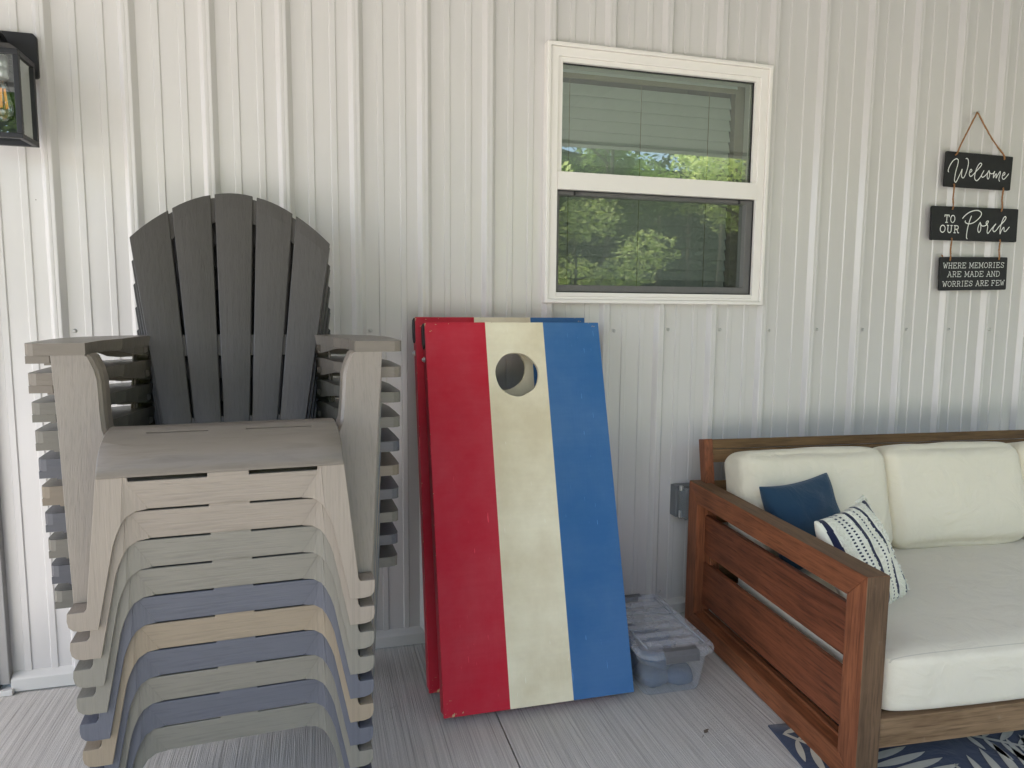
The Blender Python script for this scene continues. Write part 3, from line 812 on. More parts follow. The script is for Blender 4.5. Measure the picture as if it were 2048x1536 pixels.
# ------------------------------------------------------------------ sofa
STH = -.0727
sf = empty('outdoor_sofa', (2.0543, -1.113, .006), (0, 0, STH)); tag(sf, 'wooden outdoor sofa with slatted arm and cream cushions at the right', 'sofa')
AW, AH, AD, SL = .066, .574, 1.01, 1.90
def arm(x0, outer=True):
    a = bmesh.new()
    # mitred frame as four prisms in the arm plane
    t = .074
    def pr(poly, mi):
        plate(a, [(x0, y, z) for y, z in poly], (AW, 0, 0), mi)
    pr([(0, AH), (AD, AH), (AD-t, AH-t), (t, AH-t)], 0)
    pr([(0, 0), (t, t-.004), (AD-t, t-.004), (AD, 0)], 0)
    pr([(0, 0), (0, AH), (t, AH-t), (t, t-.004)], 1)
    pr([(AD, AH), (AD, 0), (AD-t, t-.004), (AD-t, AH-t)], 1)
    bmesh.ops.recalc_face_normals(a, faces=a.faces)
    for f in a.faces:
        n = f.normal
        if n.z > .9 and f.calc_center_median().z > AH-.01: f.material_index = 2
        if n.y < -.9 and f.calc_center_median().y < .01: f.material_index = 3
    o = finish(a, 'arm_frame', [M['teak_y'], M['teak_z'], M['teak_top'], M['teak_end']], sf, .0022)
    xs = x0+.034 if outer else x0+.010
    for z0, z1 in ((.308, .456), (.108, .272)):
        bm = bmesh.new(); box(bm, xs, xs+.017, t+.001, AD-t-.001, z0, z1); finish(bm, 'arm_slat', M['teak_slat'], sf, .002)
    bm = bmesh.new(); box(bm, xs+.004, xs+.026, t+.001, AD-t-.001, t-.003, .082); finish(bm, 'arm_slat', M['teak_y'], sf, .002)
    return o
arm(0, True); arm(SL-AW, False)
bm = bmesh.new(); box(bm, AW+.001, SL-AW-.001, .010, .048, .104, .184); box(bm, AW+.001, SL-AW-.001, .0475+.001, .9, .150, .172); finish(bm, 'seat_rail', M['teak_x'], sf, .002)
# back frame, leaning back 11 degrees
lean = R(11)
bf = Matrix.Translation((0, .868, .13)) @ Matrix.Rotation(-lean, 4, 'X')
bm = bmesh.new()
box(bm, AW+.0-.024, AW+.012, 0, .045, 0, .620, 1, bf); box(bm, SL-AW-.012, SL-AW+.024, 0, .045, 0, .620, 1, bf)
box(bm, AW+.0125, SL-AW-.0125, .002, .043, .582, .618, 0, bf); box(bm, AW+.0125, SL-AW-.0125, .006, .039, .530, .580, 0, bf)
box(bm, AW+.0125, SL-AW-.0125, .006, .030, .30, .46, 0, bf); box(bm, AW+.0125, SL-AW-.0125, .006, .030, .07, .25, 0, bf)
finish(bm, 'back_frame', [M['teak_back'], M['teak_z']], sf, .002)
def cushion_mesh(w, d, h, r, nx, ny, nz, puff, seed, wr=.004):
    """rounded, softly puffed box centred on the origin in x,y, base at z=0"""
    bm = bmesh.new(); bmesh.ops.create_cube(bm, size=1)
    bmesh.ops.subdivide_edges(bm, edges=bm.edges[:], cuts=15, use_grid_fill=True)
    for v in bm.verts:
        u = v.co*2
        def warp(t): return math.copysign(abs(t)**.8, t)
        p = Vector((warp(u.x)*w/2, warp(u.y)*d/2, warp(u.z)*h/2))
        q = Vector((max(-w/2+r, min(w/2-r, p.x)), max(-d/2+r, min(d/2-r, p.y)), max(-h/2+r, min(h/2-r, p.z))))
        dd = p-q
        if dd.length > 1e-6: p = q+dd.normalized()*r
        fx, fy, fz = 1-u.x**2, 1-u.y**2, 1-u.z**2
        p.x += puff[0]*math.copysign(1, u.x)*(abs(u.x)**3)*fy**.6*fz**.6 if abs(u.x) > .01 else 0
        p.y += puff[1]*math.copysign(1, u.y)*(abs(u.y)**3)*fx**.6*fz**.6 if abs(u.y) > .01 else 0
        p.z += puff[2]*math.copysign(1, u.z)*(abs(u.z)**3)*fx**.6*fy**.6 if abs(u.z) > .01 else 0
        nn = noise.noise(p*7+Vector((seed, 0, 0)))*wr + noise.noise(Vector((p.x*30, p.y*6, p.z*9))+Vector((0, seed, 0)))*wr*.35
        p += p.normalized()*nn
        p.z += h/2
        v.co = p
    return bm
def add_cushion(name, x0, x1, y0, y1, z0, z1, r, puff, seed, mat, rotx=0, wr=.004):
    bm = cushion_mesh(x1-x0, y1-y0, z1-z0, r, 0, 0, 0, puff, seed, wr)
    m = Matrix.Translation(((x0+x1)/2, (y0+y1)/2, z0)) @ Matrix.Rotation(rotx, 4, 'X')
    for v in bm.verts: v.co = m @ v.co
    o = finish(bm, name, mat, sf, 0, 2, True)
    s = o.modifiers.new('sub', 'SUBSURF'); s.levels = 1; s.render_levels = 2
    return o
add_cushion('seat_cushion', AW+.018, SL-AW-.01, .004, .80, .186, .352, .030, (.004, .008, .012), 1.0, M['seatcush'], 0, .007)
cw = (SL-2*AW-.004)/3
for i in range(3):
    add_cushion('back_cushion', AW+.012+cw*i, AW+.010+cw*(i+1), .668, .845, .352, .722, .045, (.004, .028, .012), 3.0+i*4, M['cushion'], -R(14), .008)

# ------------------------------------------------------------------ throw pillows
def pillow(name, tl, e1, e2, wid, hei, th, mats, matfn, seed, pinch=.06, n=40):
    tl, e1, e2 = Vector(tl), Vector(e1).normalized(), Vector(e2); e2 = (e2-e1*e2.dot(e1)).normalized()
    nn = e1.cross(e2)
    if nn.y > 0: nn = -nn
    ctr = tl+e1*wid/2+e2*hei/2
    bm = bmesh.new(); sides = []
    for s in (1, -1):
        g = []
        for j in range(n+1):
            row = []
            for i in range(n+1):
                u, v = i/n*2-1, j/n*2-1
                x = u*(1-pinch*(1-v*v)*abs(u)); y = v*(1-pinch*(1-u*u)*abs(v))
                t = ((1-u**2)*(1-v**2))**.42*th/2
                wob = noise.noise(Vector((u*2.2+seed, v*2.2, s)))*.010*(1-u*u)*(1-v*v)
                p = ctr+e1*x*wid/2+e2*y*hei/2+nn*s*(t+wob) + nn*.010*noise.noise(Vector((u*1.5, v*1.5, seed)))
                row.append(bm.verts.new(p))
            g.append(row)
        for j in range(n):
            for i in range(n):
                f = bm.faces.new([g[j][i], g[j][i+1], g[j+1][i+1], g[j+1][i]] if s > 0 else [g[j][i], g[j+1][i], g[j+1][i+1], g[j][i+1]])
                f.material_index = matfn((i+.5)/n, (j+.5)/n, s) if matfn else 0; f.smooth = True
        sides.append(g)
    bmesh.ops.remove_doubles(bm, verts=bm.verts, dist=2e-5)
    return bm, ctr, e1, e2, nn, sides
bm, *_ = pillow('p', (2.185, -.455, .640), (.29, .035, .026), (.03, -.13, -.30), .315, .31, .13, None, None, 2.0, .10)
o = finish(bm, 'throw_pillow', M['navy'], None, 0, 2, True)
s = o.modifiers.new('sub', 'SUBSURF'); s.levels = 1; s.render_levels = 1
tag(o, 'plain navy blue throw pillow leaning in the sofa corner', 'pillow')
# striped pillow: dark bands, ladders of dashes and knotted tufts
W2 = H2 = .315
def stripe(u, v, s):
    for a, b in ((.035, .105), (.42, .475), (.655, .705), (.875, .955)):
        if a+.004*math.sin(v*20) <= u <= b+.004*math.sin(v*17+1): return 1
    for a, b in ((.245, .275), (.320, .350), (.555, .580)):
        if a <= u <= b and (v*30) % 1 < .5: return 1
    return 0
bm, ctr, e1, e2, nn, sides = pillow('s', (2.160, -.772, .612), (.280, .116, .019), (.069, -.123, -.269), W2, H2, .12, None, stripe, 5.0, .05, 120)
o = finish(bm, 'throw_pillow', [M['creamknit'], M['navyknit']], None, 0, 2, True)
tag(o, 'cream throw pillow with navy stripes and knotted tufts beside the navy one', 'pillow')
bm = bmesh.new(); rp = random.Random(8)
def surf(u, v, lift=0):
    U, V = u*2-1, v*2-1; pinch = .05
    x = U*(1-pinch*(1-V*V)*abs(U)); y = V*(1-pinch*(1-U*U)*abs(V)); t = ((1-U**2)*(1-V**2))**.42*.12/2
    return ctr+e1*x*W2/2+e2*y*H2/2+nn*(t+lift+.010*noise.noise(Vector((U*1.5, V*1.5, 5.0))) + noise.noise(Vector((U*2.2+5.0, V*2.2, 1)))*.010*(1-U*U)*(1-V*V))
def knot(p, r):
    m = Matrix.Translation(p) @ Matrix.Rotation(rp.uniform(0, 3), 4, nn) @ Matrix.Diagonal((r*1.0, r*1.25, r*.8, 1))
    bmesh.ops.create_icosphere(bm, subdivisions=1, radius=1, matrix=m)
for band, cnt in (((.12, .225), 260), ((.365, .41), 90), ((.485, .53), 110), ((.60, .645), 100), ((.725, .86), 260)):
    for _ in range(cnt):
        knot(surf(rp.uniform(*band), rp.uniform(.02, .98), .001), rp.uniform(.0026, .0042))
for e in range(60):      # tufted right and bottom edges
    v = e/60
    for q in range(3): knot(surf(.992+rp.uniform(0, .008), v, 0)+e1*rp.uniform(0, .010)+nn*rp.uniform(-.004, .004), rp.uniform(.003, .0045))
for e in range(26):
    knot(surf(.72+.28*e/26, .995, 0)+e2*rp.uniform(0, .012), rp.uniform(.003, .005)); knot(surf(.80+.2*e/26, .004, 0)-e2*rp.uniform(0, .010), rp.uniform(.003, .0045))
for f in bm.faces: f.smooth = True
kn = finish(bm, 'tufts', M['creamknit']); kn.parent = o

# ------------------------------------------------------------------ rug
bm = bmesh.new()
RW, RL = 2.4, 1.9
nx, ny = 60, 40
def rz(x, y): return .0052 + .0012*noise.noise(Vector((x*9, y*9, 0)))
g = [[bm.verts.new((RW*i/nx, -RL*j/ny, rz(RW*i/nx, RL*j/ny))) for i in range(nx+1)] for j in range(ny+1)]
for j in range(ny):
    for i in range(nx): bm.faces.new([g[j][i], g[j][i+1], g[j+1][i+1], g[j+1][i]]).smooth = True
ed = [g[j][0] for j in range(ny, -1, -1)] + [g[0][i] for i in range(1, nx+1)]
lo = [bm.verts.new((v.co.x-(.002 if v.co.x < .01 else 0), v.co.y, .0005)) for v in ed]
for i in range(len(ed)-1): bm.faces.new([ed[i], ed[i+1], lo[i+1], lo[i]])
def leafshape(x, y, a, ln, wd):
    pts = []
    for k in range(9):
        t = k/8; pts.append((t*ln, wd*math.sin(PI*min(1, t*1.02))**.7*.5))
    for k in range(7, 0, -1):
        t = k/8; pts.append((t*ln, -wd*math.sin(PI*t)**.7*.5))
    ca, sa = math.cos(a), math.sin(a); vs = []
    for px, py in pts:
        py += .10*px*px/ln
        X, Y = x+px*ca-py*sa, y+px*sa+py*ca
        if not (.01 < X < RW-.01 and -RL+.01 < Y < -.008): return
        vs.append(bm.verts.new((X, Y, .0082)))
    bm.faces.new(vs).material_index = 1
def frond(x, y, a, ln, curv=.3, n=14, wmax=.026):
    p = Vector((x, y)); st = ln/n
    for k in range(n):
        ll = .17*math.sin(PI*(k+1.3)/(n+1.6))+.03
        for s in (-1, 1): leafshape(p.x, p.y, a+s*(1.15-.05*k), ll, wmax*(.5+.5*ll/.2))
        q = p+Vector((math.cos(a), math.sin(a)))*st
        dx = Vector((-math.sin(a), math.cos(a)))*.006
        vs = [p-dx, q-dx, q+dx, p+dx]
        if all(.01 < w.x < RW-.01 and -RL+.01 < w.y < -.008 for w in vs): bm.faces.new([bm.verts.new((w.x, w.y, .0080)) for w in vs]).material_index = 1
        p = q; a += curv/n
rr = random.Random(4)
for (x, y, a, ln, c) in [(.02, -.05, -.9, .55, .4), (.22, -.42, .15, .75, .35), (.55, -.12, -.5, .6, -.4), (.30, -.75, .5, .6, -.3), (1.0, -.35, .1, .7, .4), (.95, -.75, .4, .6, -.3), (1.6, -.5, .2, .6, .3), (.1, -1.0, .2, .6, .3), (.9, -1.1, .3, .7, .3), (1.6, -1.1, .3, .7, .3), (.3, -1.5, .3, .7, .3), (1.2, -1.6, .3, .7, .3)]:
    frond(x, y, a, ln, c)
rg = finish(bm, 'area_rug', [M['rug'], M['rugleaf']]); rg.location = (2.024, -.797, 0); rg.rotation_euler = (0, 0, -.135)
tag(rg, 'navy woven rug with cream leaf pattern under the sofa', 'rug')

dl = empty('dry_leaf', (1.828, -0.777, .002)); dl.rotation_euler = (0, 0, .6); tag(dl, 'small dry brown leaf on the concrete between the bin and the rug', 'leaf')
bm = bmesh.new(); rq = random.Random(12)
pts = [(-.022, 0), (-.014, .007), (-.004, .011), (.006, .008), (.012, .011), (.020, .002), (.013, -.004), (.005, -.003), (-.006, -.010), (-.015, -.006)]
c0 = bm.verts.new((0, 0, .004)); ring_ = [bm.verts.new((x, y, .001+rq.random()*.005)) for x, y in [(a*.7, b*.7) for a, b in pts]]
for i in range(len(ring_)): bm.faces.new([c0, ring_[i], ring_[(i+1) % len(ring_)]])
finish(bm, 'leaf_blade', M['bark'], dl)
bm = bmesh.new(); tube(bm, [(-.022, 0, .001), (-.030, -.003, .002), (-.037, -.003, .0015)], .0007, 5); finish(bm, 'stem', M['bark'], dl)

# ------------------------------------------------------------------ hanging signs
SY = -.033
def sign_plate(name, corners, r=.006):
    # corners TL TR BR BL in (x,z); rounded
    pts = []
    n = len(corners)
    for i in range(4):
        p0, p, p1 = Vector(corners[i-1]), Vector(corners[i]), Vector(corners[(i+1) % 4])
        a = p+(p0-p).normalized()*r; b = p+(p1-p).normalized()*r
        for k in range(5):
            t = k/4; q = a*(1-t)**2+p*2*t*(1-t)+b*t*t; pts.append(q)
    bm = bmesh.new(); plate(bm, [(q.x, SY, q.y) for q in pts], (0, .010, 0))
    return bm
def strokes(lines, r, name, parent, smooth=True, n=5):
    bm = bmesh.new()
    for ln in lines:
        pts = [(x, SY-.0004, z) for x, z in ln]
        if smooth: pts = catmull(pts, n)
        pp = [Vector(p) for p in pts]
        flat_stroke(bm, pp, r)
    return finish(bm, name, M['white'], parent)
STK = [0]
def flat_stroke(bm, P, r):
    # one little quad per segment and a round dot per joint, each a hair in front of the last
    def lift():
        STK[0] = (STK[0]+1) % 37; return Vector((0, -.000012*STK[0], 0))
    for a, b in zip(P, P[1:]):
        d = b-a
        if d.length < 1e-6: continue
        d.normalize(); q = Vector((-d.z, 0, d.x))*r; l = lift()
        bm.faces.new([bm.verts.new(v+l) for v in (a+q, b+q, b-q, a-q)])
    for p in P:
        l = lift(); bm.faces.new([bm.verts.new(p+l+Vector((math.cos(2*PI*k/8)*r, 0, math.sin(2*PI*k/8)*r))) for k in range(8)])
WEL = [[[3.3442,1.8263],[3.3416,1.8324],[3.3476,1.8501],[3.3618,1.8714],[3.377,1.8817],[3.3861,1.8815],[3.3914,1.8747],[3.3887,1.8541],[3.3828,1.8317],[3.3791,1.8062],[3.379,1.7919],[3.3841,1.7856],[3.3898,1.7893],[3.3985,1.8057],[3.4087,1.8268],[3.4151,1.8411],[3.4146,1.8287],[3.4138,1.816],[3.4177,1.8075],[3.424,1.8055],[3.4306,1.8122],[3.4389,1.8317],[3.4449,1.8542],[3.4464,1.8702],[3.4432,1.8826],[3.4365,1.8877],[3.4316,1.8859]],[[3.4596,1.8305],[3.4673,1.8365],[3.4667,1.842],[3.4614,1.8433],[3.457,1.8359],[3.455,1.8247],[3.4579,1.8169],[3.4653,1.8141],[3.475,1.821],[3.4882,1.8337],[3.5014,1.8464],[3.5146,1.8599],[3.5183,1.8681],[3.5133,1.8723],[3.5054,1.8689],[3.4946,1.8524],[3.4874,1.8313],[3.4852,1.812],[3.4893,1.8019],[3.498,1.798],[3.5077,1.8045],[3.517,1.8154],[3.5259,1.8302],[3.5331,1.8418],[3.5259,1.8302],[3.5217,1.8204],[3.5265,1.814],[3.5346,1.8163],[3.5453,1.8249],[3.5547,1.8351],[3.5611,1.8442],[3.5541,1.8302],[3.5535,1.8158],[3.5585,1.8083],[3.5641,1.8147],[3.5658,1.8293],[3.5612,1.8434],[3.5674,1.8342],[3.576,1.8315],[3.5853,1.8336],[3.5922,1.842],[3.5879,1.8289],[3.5878,1.8152],[3.5936,1.8244],[3.6022,1.8329],[3.6023,1.8217],[3.6034,1.8153],[3.6102,1.8269],[3.6194,1.8403],[3.6234,1.843],[3.6234,1.8325],[3.6197,1.8178],[3.6196,1.8081],[3.6234,1.8026]],[[3.641,1.827],[3.6498,1.834],[3.6481,1.8404],[3.6428,1.8401],[3.6375,1.8301],[3.6366,1.8187],[3.6415,1.8122],[3.6499,1.8138],[3.6595,1.8232],[3.6705,1.836]]]
POR = [[[3.4375,1.6368],[3.4513,1.6503],[3.4743,1.6645],[3.5005,1.6723],[3.5227,1.6723],[3.537,1.6643],[3.5358,1.6518],[3.5214,1.636],[3.5006,1.6218],[3.4791,1.6152],[3.4619,1.6165],[3.4528,1.6218],[3.4536,1.6266]],[[3.4845,1.6478],[3.4776,1.6304],[3.4712,1.6092],[3.4664,1.5823],[3.4655,1.5594],[3.4695,1.5514]],[[3.535,1.6237],[3.5267,1.6075],[3.5247,1.5901],[3.5319,1.5804],[3.5397,1.5888],[3.5405,1.6061],[3.535,1.6231],[3.5438,1.61],[3.5563,1.6086],[3.5684,1.6129],[3.575,1.6208],[3.5804,1.6287],[3.5752,1.6308],[3.5682,1.6263],[3.569,1.6187],[3.5772,1.6113],[3.5782,1.6017],[3.5761,1.5862],[3.5819,1.5777],[3.591,1.5867],[3.6044,1.6026],[3.6214,1.6197],[3.6115,1.6068],[3.6077,1.595],[3.6148,1.5866],[3.6256,1.5918],[3.6414,1.6098],[3.6575,1.624],[3.6712,1.6381],[3.6764,1.6489],[3.6696,1.6535],[3.6605,1.6434],[3.6527,1.6218],[3.6487,1.6004],[3.6498,1.5781],[3.6558,1.5929],[3.6669,1.6069],[3.6701,1.6012],[3.6711,1.5915],[3.6789,1.5898],[3.6882,1.5979],[3.6985,1.609]]]
# slab-serif capitals as centre lines in a 1 x 1 box
def ell(cx, cy, rx, ry, a0=0, a1=360, n=16): return [(cx+rx*math.cos(R(a0+(a1-a0)*i/n)), cy+ry*math.sin(R(a0+(a1-a0)*i/n))) for i in range(n+1)]
S_ = .16
def serif(x, y, w=S_): return [(x-w, y), (x+w, y)]
GL = {
 'T': [[(.05, 1), (.95, 1)], [(.5, 1), (.5, 0)], serif(.5, 0, .22), [(.05, 1), (.05, .78)], [(.95, 1), (.95, .78)]],
 'O': [ell(.5, .5, .44, .5)],
 'U': [[(.18, 1), (.18, .35), (.24, .12), (.40, 0), (.60, 0), (.76, .12), (.82, .35), (.82, 1)], serif(.18, 1), serif(.82, 1)],
 'R': [[(.22, 0), (.22, 1)], [(.05, 1), (.6, 1), (.78, .93), (.84, .76), (.78, .58), (.6, .50), (.22, .50)], serif(.22, 0), [(.52, .50), (.70, .30), (.78, .06), (.86, 0), (.99, .02)]],
 'W': [[(.10, 1), (.30, 0), (.50, .80), (.70, 0), (.90, 1)], serif(.10, 1, .13), serif(.90, 1, .13)],
 'H': [[(.18, 0), (.18, 1)], [(.82, 0), (.82, 1)], [(.18, .52), (.82, .52)], serif(.18, 0), serif(.18, 1), serif(.82, 0), serif(.82, 1)],
 'E': [[(.04, 1), (.90, 1), (.90, .78)], [(.20, 0), (.20, 1)], [(.04, 0), (.94, 0), (.94, .24)], [(.20, .52), (.62, .52)], [(.62, .62), (.62, .42)]],
 'M': [[(.15, 0), (.15, 1), (.5, .22), (.85, 1), (.85, 0)], serif(.13, 0, .13), serif(.87, 0, .13), [(0, 1), (.17, 1)], [(.83, 1), (1, 1)]],
 'I': [[(.5, 0), (.5, 1)], serif(.5, 0, .24), serif(.5, 1, .24)],
 'S': [[(.84, .72), (.84, .98)], [(.84, .78), (.72, .94), (.50, 1), (.28, .95), (.18, .78), (.26, .60), (.50, .52), (.76, .42), (.86, .24), (.74, .06), (.50, 0), (.26, .06), (.14, .24)], [(.14, .28), (.14, .02)]],
 'A': [[(.10, 0), (.5, 1), (.90, 0)], [(.26, .36), (.74, .36)], serif(.10, 0, .13), serif(.90, 0, .13), [(.32, 1), (.5, 1)]],
 'D': [[(.20, 0), (.20, 1)], [(.04, 1), (.50, 1), (.76, .88), (.88, .62), (.88, .38), (.76, .12), (.50, 0), (.04, 0)]],
 'N': [[(.16, 0), (.16, 1), (.84, 0), (.84, 1)], serif(.16, 0, .14), serif(.84, 1, .14), [(.02, 1), (.16, 1)]],
 'F': [[(.04, 1), (.90, 1), (.90, .78)], [(.20, 0), (.20, 1)], serif(.20, 0, .18), [(.20, .50), (.62, .50)], [(.62, .60), (.62, .40)]],
}
def word(text, x0, x1, zb0, zb1, h, fill=.82):
    """lines for text between x0 and x1, baseline rising from zb0 to zb1"""
    out = []; n = len(text)
    wts = [(.55 if c == ' ' else (.72 if c == 'I' else (1.15 if c in 'WM' else 1.0))) for c in text]
    tot = sum(wts); x = x0
    for c, w in zip(text, wts):
        cw_ = (x1-x0)*w/tot
        if c != ' ':
            k = 1.0 if c == 'I' and False else fill
            for ln in GL[c]:
                out.append([(x+cw_*((1-k)/2+k*px), zb0+(zb1-zb0)*((x+cw_*px-x0)/(x1-x0))+h*pz) for px, pz in ln])
        x += cw_
    return out
def wall_sign(label, corners, lines_s, lines_b, rs, rb_):
    e = empty('hanging_sign', (0, 0, 0)); tag(e, label, 'sign', 'signs hung on one jute string')
    finish(sign_plate('b', corners), 'sign_board', M['signblack'], e, .0012)
    if lines_s: strokes(lines_s, rs, 'lettering', e)
    if lines_b: strokes(lines_b, rb_, 'lettering', e, False)
    return e
wall_sign('top black sign of the three, white script reading Welcome', [(3.329, 1.912), (3.690, 1.910), (3.6875, 1.766), (3.328, 1.766)], WEL, None, .0019, 0)
wall_sign('middle and widest black sign, white lettering TO OUR Porch', [(3.272, 1.683), (3.744, 1.689), (3.747, 1.545), (3.277, 1.541)], POR,
          word('TO', 3.337, 3.401, 1.6165, 1.617, .0305, .80) + word('OUR', 3.3165, 3.4265, 1.5740, 1.5745, .0300, .80), .0021, .0019)
wall_sign('lowest black sign with three lines, WHERE MEMORIES ARE MADE AND WORRIES ARE FEW', [(3.336, 1.4705), (3.705, 1.478), (3.710, 1.336), (3.341, 1.3265)], None,
          word('WHERE MEMORIES', 3.350, 3.690, 1.4225, 1.4330, .0222, .88) + word('ARE MADE AND', 3.377, 3.669, 1.3860, 1.3940, .0226, .88) + word('WORRIES ARE FEW', 3.353, 3.699, 1.3438, 1.3555, .0222, .88), 0, .0010)
rpz = random.Random(2)
js = empty('jute_string', (3.4835, -.025, 2.083)); tag(js, 'brown jute string holding the three black signs together', 'string')
def rope(pts, r=.0032):
    bm = bmesh.new()
    pts = catmull(pts, 6)
    pts = [p+Vector((rpz.uniform(-.0006, .0006), 0, rpz.uniform(-.0006, .0006))) for p in pts]
    tube(bm, pts, [r*rpz.uniform(.85, 1.15) for _ in pts], 7)
    for v in bm.verts: v.co -= js.location
    finish(bm, 'cord', M['rope'], js)
nail = (3.4835, -.022, 2.083)
rope([(3.370, -.037, 1.897), (3.376, -.040, 1.905), (3.40, -.034, 1.945), (3.44, -.028, 2.010), (3.4825, -.025, 2.084)])
rope([(3.4845, -.025, 2.083), (3.52, -.028, 2.035), (3.562, -.033, 1.98), (3.600, -.034, 1.943), (3.628, -.040, 1.912), (3.6371, -.037, 1.8935)])
rope([(3.3737, -.037, 1.7774), (3.3745, -.039, 1.768), (3.3755, -.036, 1.72), (3.3765, -.039, 1.688), (3.3766, -.037, 1.6707)])
rope([(3.6412, -.037, 1.7752), (3.642, -.039, 1.765), (3.6425, -.036, 1.73), (3.6435, -.039, 1.692), (3.6435, -.037, 1.6732)])
rope([(3.3819, -.037, 1.5509), (3.3825, -.039, 1.541), (3.383, -.036, 1.505), (3.3827, -.039, 1.473), (3.3824, -.037, 1.4552)])
rope([(3.6474, -.037, 1.5528), (3.648, -.039, 1.543), (3.649, -.036, 1.51), (3.650, -.039, 1.480), (3.6507, -.037, 1.465)])
bm = bmesh.new()
for k in range(14):   # frayed knot
    a = rpz.uniform(.3, 2.4); tube(bm, [(3.352, -.030, 1.468), (3.352-.018*math.cos(a*.5)*rpz.uniform(.5, 1), -.032, 1.468+.012*math.sin(a))], [.0016, .0006], 5)
for v in bm.verts: v.co -= js.location
finish(bm, 'frayed_knot', M['rope'], js)
bm = bmesh.new(); m = Matrix.Translation((3.4838, -.001, 2.0845)) @ Matrix.Rotation(R(90), 4, 'X')
lathe(bm, [(.0018, 0), (.0018, .028), (.0045, .0285), (.0045, .030)], 10)
for v in bm.verts: v.co = m @ v.co
nl = finish(bm, 'nail', M['zinc'], None); tag(nl, 'small nail in the siding that carries the string of the signs', 'nail')

# ------------------------------------------------------------------ wall lantern
ln = empty('wall_lantern', (-.112, 0, 1.82)); tag(ln, 'black box wall lantern with a clear filament bulb at the left edge', 'lantern')
bm = bmesh.new()
pts = [(-.075, -.085), (-.083, -.077), (-.083, .200), (-.075, .211), (.070, .211), (.079, .202), (.079, .085), (.077, .083), (.077, -.077), (.070, -.085)]
plate(bm, [(x, -.0195, z) for x, z in [(-.072, .083), (-.082, .092), (-.082, .200), (-.072, .211), (.070, .211), (.080, .200), (.080, .088), (.074, .083)]], (0, -.014, 0))
finish(bm, 'back_plate', M['black'], ln, .003)
bm = bmesh.new()
x0, x1, y0, y1, z0, z1 = -.086, .086, -.205, -.080, -.125, .112; t = .014
for x in (x0, x1-t):
    for y in (y0, y1-t): box(bm, x, x+t, y, y+t, z0+.0142, z1-.0142)
for zz in (z0, z1-.014):
    box(bm, x0, x1, y0, y0+t, zz, zz+.014); box(bm, x0, x1, y1-t, y1, zz, zz+.014)
    box(bm, x0, x0+t, y0+t, y1-t, zz, zz+.014); box(bm, x1-t, x1, y0+t, y1-t, zz, zz+.014)
# shallow roof and arm
a = [bm.verts.new(p) for p in [(x0, y0, z1), (x1, y0, z1), (x1, y1, z1), (x0, y1, z1)]]; b = [bm.verts.new(p) for p in [(x0+.03, y0+.03, z1+.022), (x1-.03, y0+.03, z1+.022), (x1-.03, y1-.01, z1+.022), (x0+.03, y1-.01, z1+.022)]]
bm.faces.new(b)
for i in range(4): bm.faces.new([a[i], a[(i+1)%4], b[(i+1)%4], b[i]])
finish(bm, 'lantern_frame', M['black'], ln, .0015)
bm = bmesh.new(); tube(bm, catmull([(0, -.030, .165), (0, -.075, .185), (0, -.125, .175), (0, -.140, .130)], 5), .010, 10); finish(bm, 'bracket_arm', M['black'], ln)
for nm, p in (('pane', [(x0+t, y0+.006, z0+.014), (x1-t, y0+.006, z0+.014), (x1-t, y0+.006, z1-.014), (x0+t, y0+.006, z1-.014)]), ('pane', [(x1-.006, y0+t, z0+.014), (x1-.006, y1-t, z0+.014), (x1-.006, y1-t, z1-.014), (x1-.006, y0+t, z1-.014)]), ('pane', [(x0+.006, y0+t, z0+.014), (x0+.006, y1-t, z0+.014), (x0+.006, y1-t, z1-.014), (x0+.006, y0+t, z1-.014)])):
    bm = bmesh.new(); bm.faces.new([bm.verts.new(v) for v in p]); finish(bm, nm, M['lampglass'], ln)
bm = bmesh.new(); box(bm, x0+t, x1-t, y1-.010, y1-.006, z0+.014, z1-.014); finish(bm, 'rear_panel', M['black'], ln)
bc = (.022, -.142, 0)
bm = bmesh.new(); lathe(bm, [(.010, .112), (.017, .105), (.0175, .080), (.0155, .078), (.0175, .072), (.0175, .050), (.013, .046)], 20, bc); finish(bm, 'lamp_socket', M['zinc'], ln)
bm = bmesh.new(); lathe(bm, [(.0125, .046), (.0145, .030), (.0220, .005), (.0285, -.025), (.0285, -.045), (.022, -.062), (.008, -.070)], 24, bc); bb = finish(bm, 'bulb', M['lampglass'], ln)
mf, nt, out = new_mat('filament'); em = N(nt, 'ShaderNodeEmission'); em.inputs[0].default_value = (1, .42, .10, 1); em.inputs[1].default_value = .28; L(nt, em.outputs[0], out.inputs['Surface'])
bm = bmesh.new()
for dx, dy in ((-.011, 0), (-.004, -.008), (.004, .008), (.011, 0), (0, -.01)): tube(bm, [(bc[0]+dx*.6, bc[1]+dy*.6, .020), (bc[0]+dx, bc[1]+dy, -.034)], .0012, 6)
finish(bm, 'filament', mf, bb)

